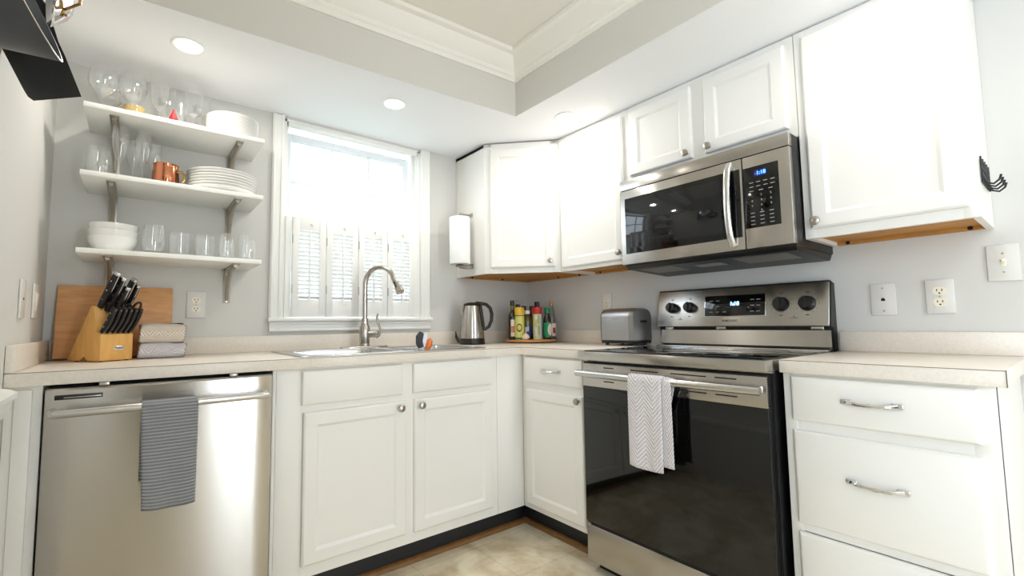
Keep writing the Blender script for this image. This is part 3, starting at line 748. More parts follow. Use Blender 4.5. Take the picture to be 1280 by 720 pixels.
d = shaker('door', wd-.066, .700, DM @ Matrix.Translation((.036, 0, .030)), c)
knob(DM @ Vector((wd-.058, -.019, .062)), Vector((-1, -1, 0)), d)
# single door unit between the corner and the microwave
c = thing('wall_cabinet', 'white single-door wall cabinet between the corner and the microwave', 'wall cabinet', (-.15, -.84, ZU))
upper(c, -DA-.001, -1.078, ZU, ZTOP)
d = shaker('door', 1.050-.628, 2.062-1.342, MR(-DU, -.628, 1.342), c); knob((-DU-.019, -1.026, 1.378), (-1, 0, 0), d)
# two-door unit over the microwave
c = thing('wall_cabinet', 'short white two-door wall cabinet above the microwave', 'wall cabinet', (-.15, -1.44, 1.70))
upper(c, -1.079, YRR+.001, 1.706, ZTOP)
g = G(); g.box(-DU+.0004, -DU+.019, -1.47, -1.40, 1.74, 2.06); obj('center_stile', g, M['cab'], c)
d = shaker('door', 1.407-1.092, 2.064-1.742, MR(-DU, -1.092, 1.742), c); knob((-DU-.019, -1.386, 1.764), (-1, 0, 0), d)
d = shaker('door', 1.774-1.464, 2.064-1.742, MR(-DU, -1.464, 1.742), c); knob((-DU-.019, -1.485, 1.764), (-1, 0, 0), d)
# large unit on the right
c = thing('wall_cabinet', 'tall white single-door wall cabinet right of the microwave', 'wall cabinet', (-.15, -2.02, ZU))
upper(c, YRR-.0005, -2.234, ZU, ZTOP)
d = shaker('door', 2.214-1.828, 2.062-1.356, MR(-DU, -1.828, 1.356), c); knob((-DU-.019, -1.846, 1.380), (-1, 0, 0), d)

# ------------------------------------------------------------------ microwave
c = thing('microwave', 'stainless over-the-range microwave with black window and curved handle', 'microwave', (-.2, -1.447, 1.27))
m0, m1 = -1.090, -1.801; mx = -.398
g = G(); g.box(-.372, -.002, m1+.002, m0-.002, 1.296, 1.700)
g.loft([[(-.372, y, 1.297), (-.360, y, 1.282), (-.030, y, 1.268), (-.012, y, 1.284), (-.002, y, 1.297)] for y in (m1+.006, m0-.006)])
obj('body', g, M['black'], c)
for y0, y1 in ((-1.30, -1.14), (-1.75, -1.56)):
    g = G(); g.loft([[(x, y, 1.2822-(x+.360)*.014/.33-.0015+q) for x, q in ((-.33, 0), (-.33, .003), (-.18, .003), (-.18, 0))] for y in (y0, y1)])
    obj('grease_filter', g, M['mesh'], c)
g = G(); g.loft([[(x, y, 1.2822-(x+.360)*.014/.33-.0012+q) for x, q in ((-.29, 0), (-.29, .003), (-.21, .003), (-.21, 0))] for y in (-1.49, -1.37)]); obj('cooktop_lamp', g, mat('lamp_cover', (60, 60, 62), .15), c)
g = G(); g.box(mx, -.370, m1, m0, 1.652, 1.698, .003); obj('vent_strip', g, M['steel'], c)
g = G(); g.box(mx+.006, -.370, m1+.002, m0-.002, 1.648, 1.653); g.box(mx+.006, -.370, -1.6425, -1.6395, 1.303, 1.65); obj('gap', g, M['dark'], c)
yd = -1.640
g = G(); g.box(mx, -.370, yd, m0, 1.302, 1.649, .003); d = obj('door', g, M['steel'], c)
g = G(); g.box(mx-.002, mx+.004, -1.632, -1.116, 1.350, 1.610, .001); wn = obj('door_glass', g, M['blackg'], d)
mg = mat('microwave_window_screen', (26, 27, 28), .05, spec=.5)
g = G(); g.box(mx-.0028, mx-.001, -1.560, -1.140, 1.378, 1.588, .0005); obj('window_screen', g, mg, wn)
g = G()
pts = []
for k in range(13):
    u_ = k/12; pts.append((mx-.012-.034*math.sin(PI*u_)**.55, -1.600, 1.318+.318*u_))
g.tube(pts, .0125, 14, flat=.75, up=(1, 0, 0)); obj('handle', g, M['steelh'], d)
lettering('lettering', 'SAMSUNG', .013, on_right(mx-.0003, -1.385, 1.325), M['grey_mark'], d)
g = G(); g.box(mx, -.370, m1, yd-.003, 1.302, 1.649, .003); cp = obj('control_panel', g, M['steel'], c)
g = G(); g.box(mx-.002, mx+.004, -1.764, -1.6445, 1.377, 1.606, .001); kp = obj('keypad', g, M['blackg'], cp)
g = G(); g.box(mx-.0028, mx, -1.726, -1.683, 1.566, 1.590, .0005); ds = obj('display', g, mat('navy_display', (16, 26, 58), .1, emit=(20, 40, 110), estr=.5), kp)
lettering('clock_digits', '1:18', .019, on_right(mx-.0031, -1.707, 1.578), M['blue_led'], ds)
kt = ['1', '2', '3', '4', '5', '6', '7', '8', '9', '', '0', '']
for i, s_ in enumerate(kt):
    if s_: lettering('key_digit', s_, .010, on_right(mx-.0021, -1.672-(i % 3)*.032, 1.496-(i//3)*.019), M['grey_mark'], kp)
for r_, n_ in ((1.546, 4), (1.530, 4), (1.514, 3), (1.432, 3), (1.418, 3), (1.404, 3), (1.390, 3)):
    for k in range(n_):
        y = -1.664-k*(.096/n_)-.008; g = G(); g.box(mx-.0024, mx-.001, y-.007, y+.007, r_-.0014, r_+.0014); obj('key_mark', g, M['grey_mark'], kp)

# ------------------------------------------------------------------ recessed lights
def downlight(x, y, label, k=1.0):
    t = thing('recessed_light', label, 'ceiling light', (x, y, ZS), 0, 'recessed lights in the soffit')
    g = G(); g.lathe([(.045, ZS-.001), (.046, ZS-.004), (.054, ZS-.0055), (.058, ZS-.003), (.058, ZS)], 40, loc=(x, y, 0)); obj('trim_ring', g, M['trim'], t)
    g = G(); g.lathe([(0, ZS-.0035), (.030, ZS-.0032), (.045, ZS-.001)], 40, loc=(x, y, 0)); obj('lens', g, M['lens'], t)
    d = bpy.data.lights.new('recessed_lamp', 'AREA'); d.shape = 'DISK'; d.size = .084; d.energy = LAMP*k; d.color = (1.0, .955, .885)
    o = bpy.data.objects.new('recessed_lamp', d); COL.objects.link(o); o.location = (0, 0, -.008); o.parent = t
downlight(-2.082, -.408, 'round recessed ceiling light above the open shelves, leftmost of the row')
downlight(-1.252, -.444, 'round recessed ceiling light in the soffit in front of the window')
downlight(-.477, -.832, 'round recessed ceiling light in the soffit near the corner wall cabinet')
downlight(-.555, -2.09, 'round recessed ceiling light above the tall wall cabinet door, out at the right', .6)
downlight(-.470, -2.90, 'round recessed ceiling light in the soffit on the dining side')

# ------------------------------------------------------------------ outlets, switches
FACE_L = Matrix(((0, 0, 1, 0), (1, 0, 0, 0), (0, 1, 0, 0), (0, 0, 0, 1)))
def plate(name, kind, Mx, label, cat, w=.072, h=.117):
    t = thing(name, label, cat, Mx.translation)
    g = G(); g.box(-w/2, w/2, -h/2, h/2, .0005, .0065, .0025, M=Mx); obj('cover_plate', g, M['plate'], t)
    if kind == 'outlet':
        for s in (-1, 1):
            q = Mx @ Matrix.Translation((0, s*.0195, .0065))
            g = G(); g.prism([(.0170*math.cos(a), max(-.0135, min(.0135, .0170*math.sin(a)))) for a in [2*PI*k/28 for k in range(28)]], -.002, .0012, M=q); r = obj('receptacle', g, M['almond'], t)
            for x in (-.0063, .0063):
                g = G(); g.box(x-.0012, x+.0012, -.001, .007, .0005, .0015, M=q); obj('slot', g, M['dark'], r)
            g = G(); g.lathe([(.0026, .0008), (.0026, .0015), (0, .0015)], 10, M=q @ Matrix.Translation((0, -.0075, 0))); obj('ground_hole', g, M['dark'], r)
        g = G(); g.lathe([(.0032, .006), (.0030, .0075), (0, .008)], 10, M=Mx); obj('screw', g, M['nickel'], t)
    elif kind == 'toggle':
        g = G(); g.box(-.005, .005, -.011, .013, .005, .0075, .001, M=Mx); b = obj('switch_base', g, M['almond'], t)
        g = G(); g.box(-.0042, .0042, -.004, .006, .005, .020, .002, M=Mx @ Matrix.Rotation(-.35, 4, 'X')); obj('toggle', g, M['almond'], b)
        for s in (-1, 1):
            g = G(); g.lathe([(.0032, .006), (.0030, .0075), (0, .008)], 10, M=Mx @ Matrix.Translation((0, s*.030, 0))); obj('screw', g, M['nickel'], t)
    elif kind == 'jack':
        g = G(); g.prism([(-.006, -.005), (.006, -.005), (.006, .001), (.002, .006), (-.002, .006), (-.006, .001)], .0055, .0072, M=Mx); obj('socket', g, M['dark'], t)
        for s in (-1, 1):
            g = G(); g.lathe([(.0032, .006), (.0030, .0075), (0, .008)], 10, M=Mx @ Matrix.Translation((0, s*.042, 0))); obj('screw', g, M['nickel'], t)
    elif kind == 'blank':
        g = G(); g.lathe([(.004, .006), (.0035, .0078), (0, .008)], 10, M=Mx); obj('socket', g, M['dark_mark'], t)
    elif kind == 'rocker':
        g = G(); g.box(-.0165, .0165, -.033, .033, .005, .0085, .0015, M=Mx); b = obj('rocker', g, M['plate'], t)
        g = G(); g.box(-.0145, .0145, -.028, .028, .007, .0105, .002, M=Mx @ Matrix.Rotation(.06, 4, 'X')); obj('paddle', g, M['almond'], b)
    return t
plate('wall_outlet', 'outlet', on_back(-1.9935, 0, 1.134), 'duplex wall outlet on the window wall beside the cutting board', 'outlet')
plate('wall_outlet', 'outlet', on_right(0, -.687, 1.150), 'duplex wall outlet on the right wall above the toaster', 'outlet')
plate('wall_outlet', 'outlet', on_right(0, -2.094, 1.111), 'duplex wall outlet right of the range, between phone jack and light switch', 'outlet')
plate('phone_jack', 'jack', on_right(0, -1.943, 1.108), 'wall plate with a small phone jack just right of the range', 'wall plate')
plate('light_switch', 'toggle', on_right(0, -2.246, 1.211), 'single toggle light switch below the tall wall cabinet at right', 'switch')
plate('cable_plate', 'blank', Matrix.Translation((XL, -.452, 1.126)) @ FACE_L, 'plain cover plate with one dark socket on the left wall, nearer the camera', 'wall plate')
plate('rocker_switch', 'rocker', Matrix.Translation((XL, -.235, 1.128)) @ FACE_L, 'rocker switch on the left wall, nearer the corner with the cutting board', 'switch')

# ------------------------------------------------------------------ open shelves
SHX0, SHX1, SHD = -2.379, -1.787, .287
SHZ = (1.844, 1.595, 1.317)
def bracket(x, zt, t):
    g = G(); w = .014
    path = [(-.250, zt-.0015), (-.200, zt-.003), (-.06, zt-.006), (-.022, zt-.022), (-.006, zt-.06), (-.004, zt-.150)]
    g.box(x-w, x+w, -.255, -.006, zt-.0045, zt-.0002, .0015); g.box(x-w, x+w, -.0045, -.0004, zt-.155, zt-.001, .0015)
    pts = [(x, -.235, zt-.0085), (x, -.150, zt-.012), (x, -.085, zt-.024), (x, -.045, zt-.050), (x, -.018, zt-.095), (x, -.0085, zt-.145)]
    g.tube(pts, [.0075, .0085, .009, .009, .0085, .007], 10)
    b = obj('bracket', g, M['bracket'], t)
    for p, a in (((x, -.225, zt-.0045), (0, 0, -1)), ((x, -.0045, zt-.022), (0, -1, 0)), ((x, -.0045, zt-.147), (0, -1, 0))):
        g = G(); g.lathe([(.0042, 0), (.0038, .0016), (0, .002)], 12, M=AX(p, a)); obj('screw', g, M['chrome'], b)
for z, nmz in zip(SHZ, ('top', 'middle', 'bottom')):
    t = thing('wall_shelf', 'white floating wall shelf on two metal brackets, %s of the three' % nmz, 'shelf', (-2.083, -.14, z-.018), 0, 'open shelves left of the window')
    g = G(); g.box(SHX0, SHX1, -SHD, -.001, z-.018, z, .0015); obj('board', g, M['trim'], t)
    bracket(-2.295, z-.018, t); bracket(-1.876, z-.018, t)

# ------------------------------------------------------------------ glassware on the shelves
def glass_obj(name, prof_out, th=.0014, base=.004, seg=32):
    g = G(); inner = [(max(0, r-th), z) for r, z in prof_out if z > base]
    g.lathe(prof_out+[(inner[-1][0], prof_out[-1][1])]+list(reversed(inner))+[(0, max(base, inner[0][1]))], seg)
    return g
def stemless(r, h): return [(0, 0), (r*.62, 0), (r*.70, h*.02), (r*.88, h*.14), (r*.99, h*.32), (r, h*.45), (r*.97, h*.65), (r*.88, h*.86), (r*.82, h)]
def tumbler(r, h): return [(0, 0), (r*.92, 0), (r*.95, .003), (r*.97, h*.5), (r, h)]
def stemware(fr, sh, bowl):
    """goblet: foot radius, stem height, bowl = outer profile above the stem"""
    return [(0, 0), (fr, 0), (fr, .0016), (fr*.6, .004), (.007, .009), (.0042, .016), (.0038, sh*.6), (.0045, sh-.008)]+bowl
def goblet_mesh(fr, sh, bowl, th=.0013, seg=32):
    g = G(); out = stemware(fr, sh, bowl)
    inn = [(max(0, r-th), z) for r, z in bowl if r > .008]
    g.lathe(out+list(reversed(inn))+[(0, inn[0][1]+.001)], seg); return g
def place(first, spots, labels):
    for i, ((x, y, z), lb) in enumerate(zip(spots, labels)):
        if i == 0: first.location = (x, y, z); first['label'] = lb
        else: dup(first, (x, y, z), 0, lb)
def gob(name, fr, sh, bowl, label, cat, grp, m='glass', facet=0):
    g = goblet_mesh(fr, sh, bowl, seg=facet or 32)
    o = obj(name, g, M[m], None, sharp=20 if facet else 40); tag(o, label, cat, grp); return o
z1, z2, z3 = SHZ
def wb(r, sh, h): return [(.010, sh), (r*.55, sh+.012), (r*.85, sh+.030), (r, sh+.055), (r*.97, sh+.075), (r*.80, h)]
w = gob('wine_glass', .036, .075, wb(.047, .075, .195), '', 'wine glass', 'big wine glasses on the top shelf')
place(w, [(-2.335, -.175, z1), (-2.320, -.068, z1), (-2.246, -.165, z1)], ['large clear wine glass, leftmost on the top shelf', 'large clear wine glass behind, between the two front wine glasses of the top shelf', 'large clear wine glass in front of the gold textured cup, top shelf'])
w = gob('crystal_goblet', .032, .075, [(.011, .075), (.022, .084), (.031, .105), (.034, .135), (.033, .175), (.031, .215)], '', 'goblet', 'cut crystal goblets on the top shelf', facet=14)
place(w, [(-2.158, -.165, z1), (-2.128, -.070, z1), (-2.040, -.165, z1), (-2.000, -.070, z1)], ['faceted crystal goblet standing just left of the red ornament, at the front', 'faceted crystal goblet at the back of the top shelf, behind the left front goblet', 'faceted crystal goblet at the front, right of the red ornament', 'faceted crystal goblet at the back, closest to the small plates'])
w = gob('cordial_glass', .026, .055, [(.008, .055), (.018, .066), (.023, .09), (.0235, .12), (.022, .148)], 'small stemmed cordial glass behind the red ornament on the top shelf', 'glass', None)
w.location = (-2.083, -.12, z1)
g = G(); pr_ = [(0, 0), (.030, 0), (.034, .004), (.036, .05), (.036, .105), (.033, .105), (.032, .006), (0, .006)]
g.lathe(pr_, 24)
for k in range(9):
    for q in range(14):
        a = 2*PI*(q+.5*(k % 2))/14; g.lathe([(.0045, 0), (.003, .002), (0, .0028)], 6, M=AX((.0355*math.cos(a), .0355*math.sin(a), .012+k*.0105), (math.cos(a), math.sin(a), 0)))
o = obj('candle_cup', g, mat('amber_textured_glass', (236, 204, 140), .2, coat=.5)); o.location = (-2.240, -.052, z1); tag(o, 'small amber cup with a knobbly surface behind the wine glasses', 'cup')
# small red ornament
t = thing('ornament', 'small red pointed ornament with a white base at the top shelf edge', 'ornament', (-2.113, -.235, z1))
g = G(); g.lathe([(0, 0), (.017, 0), (.019, .006), (.016, .02), (.011, .034), (.006, .046), (.002, .060), (0, .062)], 7, loc=(-2.113, -.235, z1+.003)); obj('figure', g, mat('red_lacquer', (140, 24, 32), .2, coat=.5), t)
g = G(); g.lathe([(0, 0), (.021, 0), (.021, .004), (.017, .006), (0, .006)], 20, loc=(-2.113, -.235, z1)); obj('base', g, M['china'], t)
ordn = ['bottom', 'second from the bottom', 'third from the bottom', 'fourth from the bottom', 'fifth from the bottom', 'sixth from the bottom', 'seventh from the bottom', 'eighth from the bottom', 'ninth from the bottom', 'topmost']
def plate_mesh(r, h):
    g = G(); g.lathe([(0, .0), (r*.60, 0), (r*.63, .002), (r*.80, h*.55), (r*.985, h-.002), (r, h), (r*.985, h+.0015), (r*.80, h*.55+.0035), (r*.62, .0045), (0, .0045)], 48); return g
o = obj('side_plate', plate_mesh(.103, .016), M['china']); tag(o, '', 'plate', 'small plates stacked on the top shelf')
place(o, [(-1.893, -.150, z1+.0095*k) for k in range(10)], ['white side plate in the top shelf stack, %s plate' % q for q in ordn])
o = obj('dinner_plate', plate_mesh(.134, .022), M['china']); tag(o, '', 'plate', 'dinner plates stacked on the middle shelf')
place(o, [(-1.924+(.002 if k == 4 else 0), -.148, z2+.0118*k) for k in range(7)], ['white dinner plate in the middle shelf stack, %s plate' % q for q in ordn[:6]+['topmost']])
# middle shelf
o = obj('stemless_glass', glass_obj('s', stemless(.041, .122)), M['glass']); tag(o, '', 'glass', 'stemless wine glasses on the shelves')
place(o, [(-2.337, -.165, z2), (-2.158, -.175, z3)], ['stemless clear glass at the left end of the middle shelf', 'round stemless clear glass beside the bowls on the bottom shelf'])
w = gob('champagne_flute', .031, .075, [(.007, .075), (.014, .090), (.021, .115), (.0265, .150), (.0265, .175), (.024, .215)], '', 'champagne flute', 'champagne flutes on the middle shelf')
place(w, [(-2.275, -.185, z2), (-2.235, -.085, z2), (-2.205, -.180, z2), (-2.166, -.085, z2)], ['clear champagne flute at the front, next to the stemless glass', 'clear champagne flute at the back, left of the two back ones', 'clear champagne flute at the front, next to the copper mug', 'clear champagne flute at the back, behind the copper mug'])
t = thing('copper_mug', 'shiny copper mug with a curled brass handle on the middle shelf', 'mug', (-2.128, -.165, z2))
g = G(); g.lathe([(0, 0), (.036, 0), (.041, .006), (.046, .028), (.0465, .050), (.043, .080), (.0425, .094), (.0445, .098), (.0415, .098), (.041, .080), (.044, .05), (.043, .028), (.034, .006), (0, .005)], 36, loc=(-2.128, -.165, z2)); obj('cup', g, M['copper'], t)
hd = Vector((.88, -.47, 0)); b = Vector((-2.128, -.165, z2)); g = G()
g.tube([b+hd*.043+Vector((0, 0, .070)), b+hd*.058+Vector((0, 0, .074)), b+hd*.070+Vector((0, 0, .060)), b+hd*.070+Vector((0, 0, .038)), b+hd*.058+Vector((0, 0, .022)), b+hd*.046+Vector((0, 0, .024))], .0048, 10); obj('handle', g, M['brass'], t)
# bottom shelf
g = G(); g.lathe([(0, 0), (.040, 0), (.043, .003), (.060, .016), (.072, .036), (.0765, .060), (.074, .060), (.069, .036), (.057, .019), (.040, .006), (0, .006)], 44)
o = obj('bowl', g, M['china']); tag(o, '', 'bowl', 'bowls stacked on the bottom shelf')
place(o, [(-2.283, -.160, z3+.0245*k) for k in range(3)], ['white bowl in the bottom shelf stack, lowest bowl', 'white bowl in the bottom shelf stack, middle bowl', 'white bowl in the bottom shelf stack, topmost bowl'])
g = G(); r, h = .038, .098; g.lathe([(0, 0), (r*.94, 0), (r*.97, .003), (r, h), (r-.002, h), (r*.92, .014), (0, .012)], 32)
o = obj('tumbler', g, M['glass']); tag(o, '', 'tumbler', 'heavy based tumblers on the bottom shelf')
place(o, [(-2.073, -.175, z3), (-1.985, -.175, z3)], ['short straight tumbler with thick base, left one of two', 'short straight tumbler with thick base, right one of two'])
g = G(); r, h = .0215, .130; g.lathe([(0, 0), (r*.95, 0), (r, .003), (r, h), (r-.0018, h), (r*.9, .012), (0, .010)], 26)
o = obj('highball_glass', g, M['glass']); tag(o, '', 'glass', 'narrow tall glasses on the bottom shelf')
place(o, [(-1.905, -.105, z3), (-1.828, -.105, z3)], ['narrow tall clear glass at the back of the bottom shelf, left one', 'narrow tall clear glass at the back of the bottom shelf, right one'])
o = obj('dessert_glass', glass_obj('s', stemless(.030, .088)), M['glass']); tag(o, '', 'glass', 'small rounded glasses on the bottom shelf')
place(o, [(-1.908, -.205, z3), (-1.826, -.205, z3)], ['small rounded clear glass at the front, left of the last one', 'small rounded clear glass at the right end of the bottom shelf'])

# ------------------------------------------------------------------ cutting board, knife block
g = G(); a_ = math.atan2(.047, .283)
Mx = Matrix.Translation((-2.4455, -.052, ZT+.0035)) @ Matrix.Rotation(-a_, 4, 'X')
g.box(0, .364, -.020, 0, 0, .285, .004, M=Mx)
tag(obj('cutting_board', g, M['cutb'], loc=(-2.26, -.06, ZT)), 'large wooden cutting board leaning against the wall behind the knife block', 'cutting board')
KB = (-2.300, -.280, ZT); KR = math.radians(38)
t = thing('knife_block', 'light wooden knife block with an oval metal badge', 'knife block', KB, KR)
KM = TR(*KB, KR); kw = .115
prof = [(0, .003), (.062, .003), (.076, .022), (.092, .003), (.158, .003), (.052, .200), (.036, .197), (.024, .115), (.020, .103), (0, .098)]
g = G(); Px = KM @ Matrix(((0, 0, 1, 0), (1, 0, 0, 0), (0, 1, 0, 0), (0, 0, 0, 1)))
g.prism(prof, 0, kw, M=Px, bev=.002); obj('body', g, M['bamboo'], t)
for x, y in ((.012, .012), (kw-.012, .012), (.012, .125), (kw-.012, .125)):
    g = G(); g.lathe([(.006, 0), (.006, .005), (0, .005)], 12, loc=KM @ Vector((x, y, 0))); obj('foot', g, M['black'], t)
g = G(); q = KM @ Matrix.Translation((kw*.56, 0, .047)) @ FACE_B @ Matrix.Scale(.46, 4, (0, 1, 0)); g.lathe([(.019, 0), (.019, .0012), (.0165, .002), (0, .002)], 28, M=q); bd = obj('badge', g, M['chrome'], t)
g = G(); q = KM @ Matrix.Translation((kw*.56, -.002, .047)) @ FACE_B; g.prism([(.0135*math.cos(k*PI/12), .0045*math.sin(k*PI/12)) for k in range(24)], -.0005, .0004, M=q); obj('badge_field', g, M['grey_mark'], bd)
KD = Vector((0, -.53, .85)).normalized()
def knife(name, p, L, label, cat='knife', th=.0085, wd=.012, cap=True, grp=None, bend=.0):
    P = KM @ Vector(p); D = (KM.to_3x3() @ KD).normalized(); X = KM.to_3x3() @ Vector((1, 0, 0)); Nn = D.cross(X).normalized()
    t = thing(name, label, cat, P, 0, grp)
    def rg(s, w, hh, off=0):
        c = P+D*s+Nn*off; return [c+X*(hh*math.cos(q_)*abs(math.cos(q_))**-.5 if abs(math.cos(q_)) > 1e-4 else 0)+Nn*(w*math.sin(q_)*abs(math.sin(q_))**-.5 if abs(math.sin(q_)) > 1e-4 else 0) for q_ in [2*PI*(k+.5)/16 for k in range(16)]]
    g = G(); n = 8; rs = []
    for k in range(n+1):
        u = k/n; rs.append(rg(.004+u*(L-.010), wd*(.78+.28*math.sin(PI*u)**1.0+.15*u), th*.95, bend*math.sin(PI*u)*-1))
    g.loft(rs); hnd = obj('handle', g, M['handle'], t)
    g = G(); g.loft([rg(-.006, wd*.8, .0016), rg(.006, wd*.8, .0035)]); obj('blade', g, M['blade'], t)
    if cap:
        g = G(); g.loft([rg(L-.010, wd*1.02, th*1.02), rg(L-.002, wd*1.0, th), rg(L, wd*.8, th*.7)]); obj('end_cap', g, M['blade'], t)
    # steel tang line along the spine and rivets
    g = G(); g.loft([[P+D*s+Nn*(-(wd*(.78+.28*math.sin(PI*min(1, s/L))+.15*s/L))-.0004+q1)+X*x for x, q1 in ((-.0013, 0), (.0013, 0), (.0013, .003), (-.0013, .003))] for s in [.006+(L-.016)*k/8 for k in range(9)]]); obj('tang', g, M['blade'], hnd)
    for u in (.25, .5, .75):
        for sx_ in (-1,):
            g = G(); g.lathe([(.0024, 0), (.002, .0008), (0, .001)], 10, M=AX(P+D*L*u+X*sx_*th*.93, X*sx_)); obj('rivet', g, M['blade'], hnd)
    return t
for p, L, lb in (((.020, .040, .192), .150, 'tall black-handled knife with steel end cap, leftmost in the block'), ((.040, .036, .180), .145, 'black-handled knife with steel end cap, second from left in the block'),
                 ((.058, .030, .160), .130, 'black-handled knife with steel end cap, third from left in the block'), ((.084, .038, .185), .140, 'thick black-handled knife at the back, beside the scissors'),
                 ((.103, .036, .180), .122, 'shorter black-handled knife at the back right of the block')):
    knife('chef_knife', p, L, lb, grp='large knives in the block')
words = ['leftmost', 'second from left', 'third from left', 'fourth from left', 'fifth from left', 'rightmost']
for k in range(6):
    knife('steak_knife', (.010+.0188*k, .010, .101), .112, 'black-handled steak knife in the front row of the block, %s' % words[k], th=.0068, wd=.0095, cap=False, grp='steak knives in the front row', bend=.004)
t = thing('kitchen_scissors', 'black-handled kitchen scissors in the right side of the knife block', 'scissors', KM @ Vector((.098, .027, .135)))
P = KM @ Vector((.100, .027, .140)); D = KM.to_3x3() @ KD; X = KM.to_3x3() @ Vector((1, 0, 0))
for s, o_ in ((-1, .0), (1, .010)):
    g = G(); c = P+D*(.055+o_)+X*s*.017; pts = [c+X*.014*math.cos(k*PI/8)+D*.024*math.sin(k*PI/8) for k in range(17)]
    g.tube(pts, .0042, 8); g.tube([P+D*.004+X*s*.004, P+D*.034+X*s*.010], .005, 8); obj('handle', g, M['handle'], t)
g = G(); g.box(-.007, .007, -.002, .002, -.008, .014, .001, M=AX(P, D)); obj('blade', g, M['blade'], t)

# ------------------------------------------------------------------ cloths
def cloth(name, fn, nu, nv, m, label, cat, loc, thick=.005):
    bm = bmesh.new(); uvl = bm.loops.layers.uv.new('UVMap')
    V = [[bm.verts.new(Vector(fn(i/nu, j/nv))-Vector(loc)) for j in range(nv+1)] for i in range(nu+1)]
    for i in range(nu):
        for j in range(nv):
            f = bm.faces.new((V[i][j], V[i+1][j], V[i+1][j+1], V[i][j+1])); f.smooth = True
            for lp, (a, b) in zip(f.loops, ((i, j), (i+1, j), (i+1, j+1), (i, j+1))): lp[uvl].uv = (a/nu, b/nv)
    me = bpy.data.meshes.new(name); bm.to_mesh(me); bm.free(); me.materials.append(m)
    o = bpy.data.objects.new(name, me); COL.objects.link(o); o.location = loc
    if thick:
        md = o.modifiers.new('thickness', 'SOLIDIFY'); md.thickness = thick; md.offset = 0
    if label: tag(o, label, cat)
    return o
def hang(path):
    """points along a draped path parametrised by arc length"""
    P = [Vector(p) for p in path]; D = [0]
    for a, b in zip(P[:-1], P[1:]): D.append(D[-1]+(b-a).length)
    def at(v):
        s = v*D[-1]
        for k in range(len(P)-1):
            if s <= D[k+1]+1e-9: return P[k].lerp(P[k+1], (s-D[k])/(D[k+1]-D[k]))
        return P[-1]
    return at
arc = lambda c, r, n=8: [(c[0]+r*math.cos(PI*k/n), c[1]+r*math.sin(PI*k/n)) for k in range(n+1)]
R_ = .0155
pa = hang([(-.648, .575, 0), (-.656, .70, 0)]+[(-.675+R_*math.cos(PI*k/8), .800+R_*math.sin(PI*k/8), 0) for k in range(9)]+[(-.693, .70, 0), (-.696, .505, 0)])
def dwt(u, v):
    p = pa(v); d = max(0, (v-.55)/.45); s = 1-.08*d
    x = -2.108+(u-.5)*.143*s+.004*d; y = p.x-(.004*math.sin(u*9)+.0035*math.sin(u*4+1.5))*d*1.2
    return (x, y, p.y-.010*d*math.sin(u*2.5))
cloth('dish_towel', dwt, 24, 60, M['t_grey'], 'grey ribbed dish towel hanging over the dishwasher handle', 'towel', (-2.108, -.675, .80), .005)
Rr = .0185
pb = hang([(-.672, .60, 0), (-.680, .72, 0)]+[(-.711+Rr*math.cos(PI*k/8), .823+Rr*math.sin(PI*k/8), 0) for k in range(9)]+[(-.732, .72, 0), (-.735, .515, 0)])
ovt = thing('oven_towel', 'white chevron-patterned towel folded over the oven door handle', 'towel', (-.711, -1.415, .823))
def ot1(u, v):
    p = pb(v); d = max(0, (v-.5)/.5)
    return (p.x-.003*math.sin(u*8)*d-.002, -1.340-u*.135-.004*d, p.y-.006*math.sin(u*3)*d)
def ot2(u, v):
    p = pb(v*.965); d = max(0, (v-.5)/.5)
    bk = max(0, .42-v)*.22
    return (p.x+.006+.004*u*d, -1.430-u*.078*(1-bk*6)-.004*d+bk*.3, p.y-.004*u)
for fn in (ot1, ot2):
    o = cloth('fold', fn, 18, 56, M['t_white'], None, None, (0, 0, 0), .005); o.parent = ovt; o.location = -Vector(ovt.location)
def folded(name, x0, x1, y0, y1, z0, z1, m, label):
    yc, zc_, a, b = (y0+y1)/2, (z0+z1)/2, (y1-y0)/2, (z1-z0)/2; e_ = .35
    def fn(u, v):
        th = 2*PI*v+PI/2; c, s = math.cos(th), math.sin(th)
        edge = 1-.10*max(0, abs(u-.5)*2-.86)/.14
        yy = yc+a*math.copysign(abs(c)**e_, c)*(1 if c > 0 else 1-.012*math.sin(u*7)); zz = zc_+b*math.copysign(abs(s)**.6, s)*edge
        return (x0+(x1-x0)*u+.003*math.sin(v*12), yy, max(z0, zz+.0025*math.sin(u*5+v*3)*(1 if s > 0 else 0)))
    o = cloth(name, fn, 26, 64, m, label, 'towel', ((x0+x1)/2, yc, z0), 0)
    bm = bmesh.new(); bm.from_mesh(o.data)
    bmesh.ops.remove_doubles(bm, verts=bm.verts, dist=1e-5); bmesh.ops.holes_fill(bm, edges=[e for e in bm.edges if e.is_boundary], sides=0)
    bmesh.ops.recalc_face_normals(bm, faces=bm.faces[:]); bm.to_mesh(o.data); bm.free(); return o
folded('folded_towel', -2.192, -2.040, -.200, -.085, ZT, .9745, M['t_lilac'], 'folded pale grey chevron towel, lower of two beside the knife block')
folded('folded_towel', -2.190, -2.042, -.198, -.087, .9748, 1.050, M['t_beige'], 'folded beige chevron towel, upper of two beside the knife block')

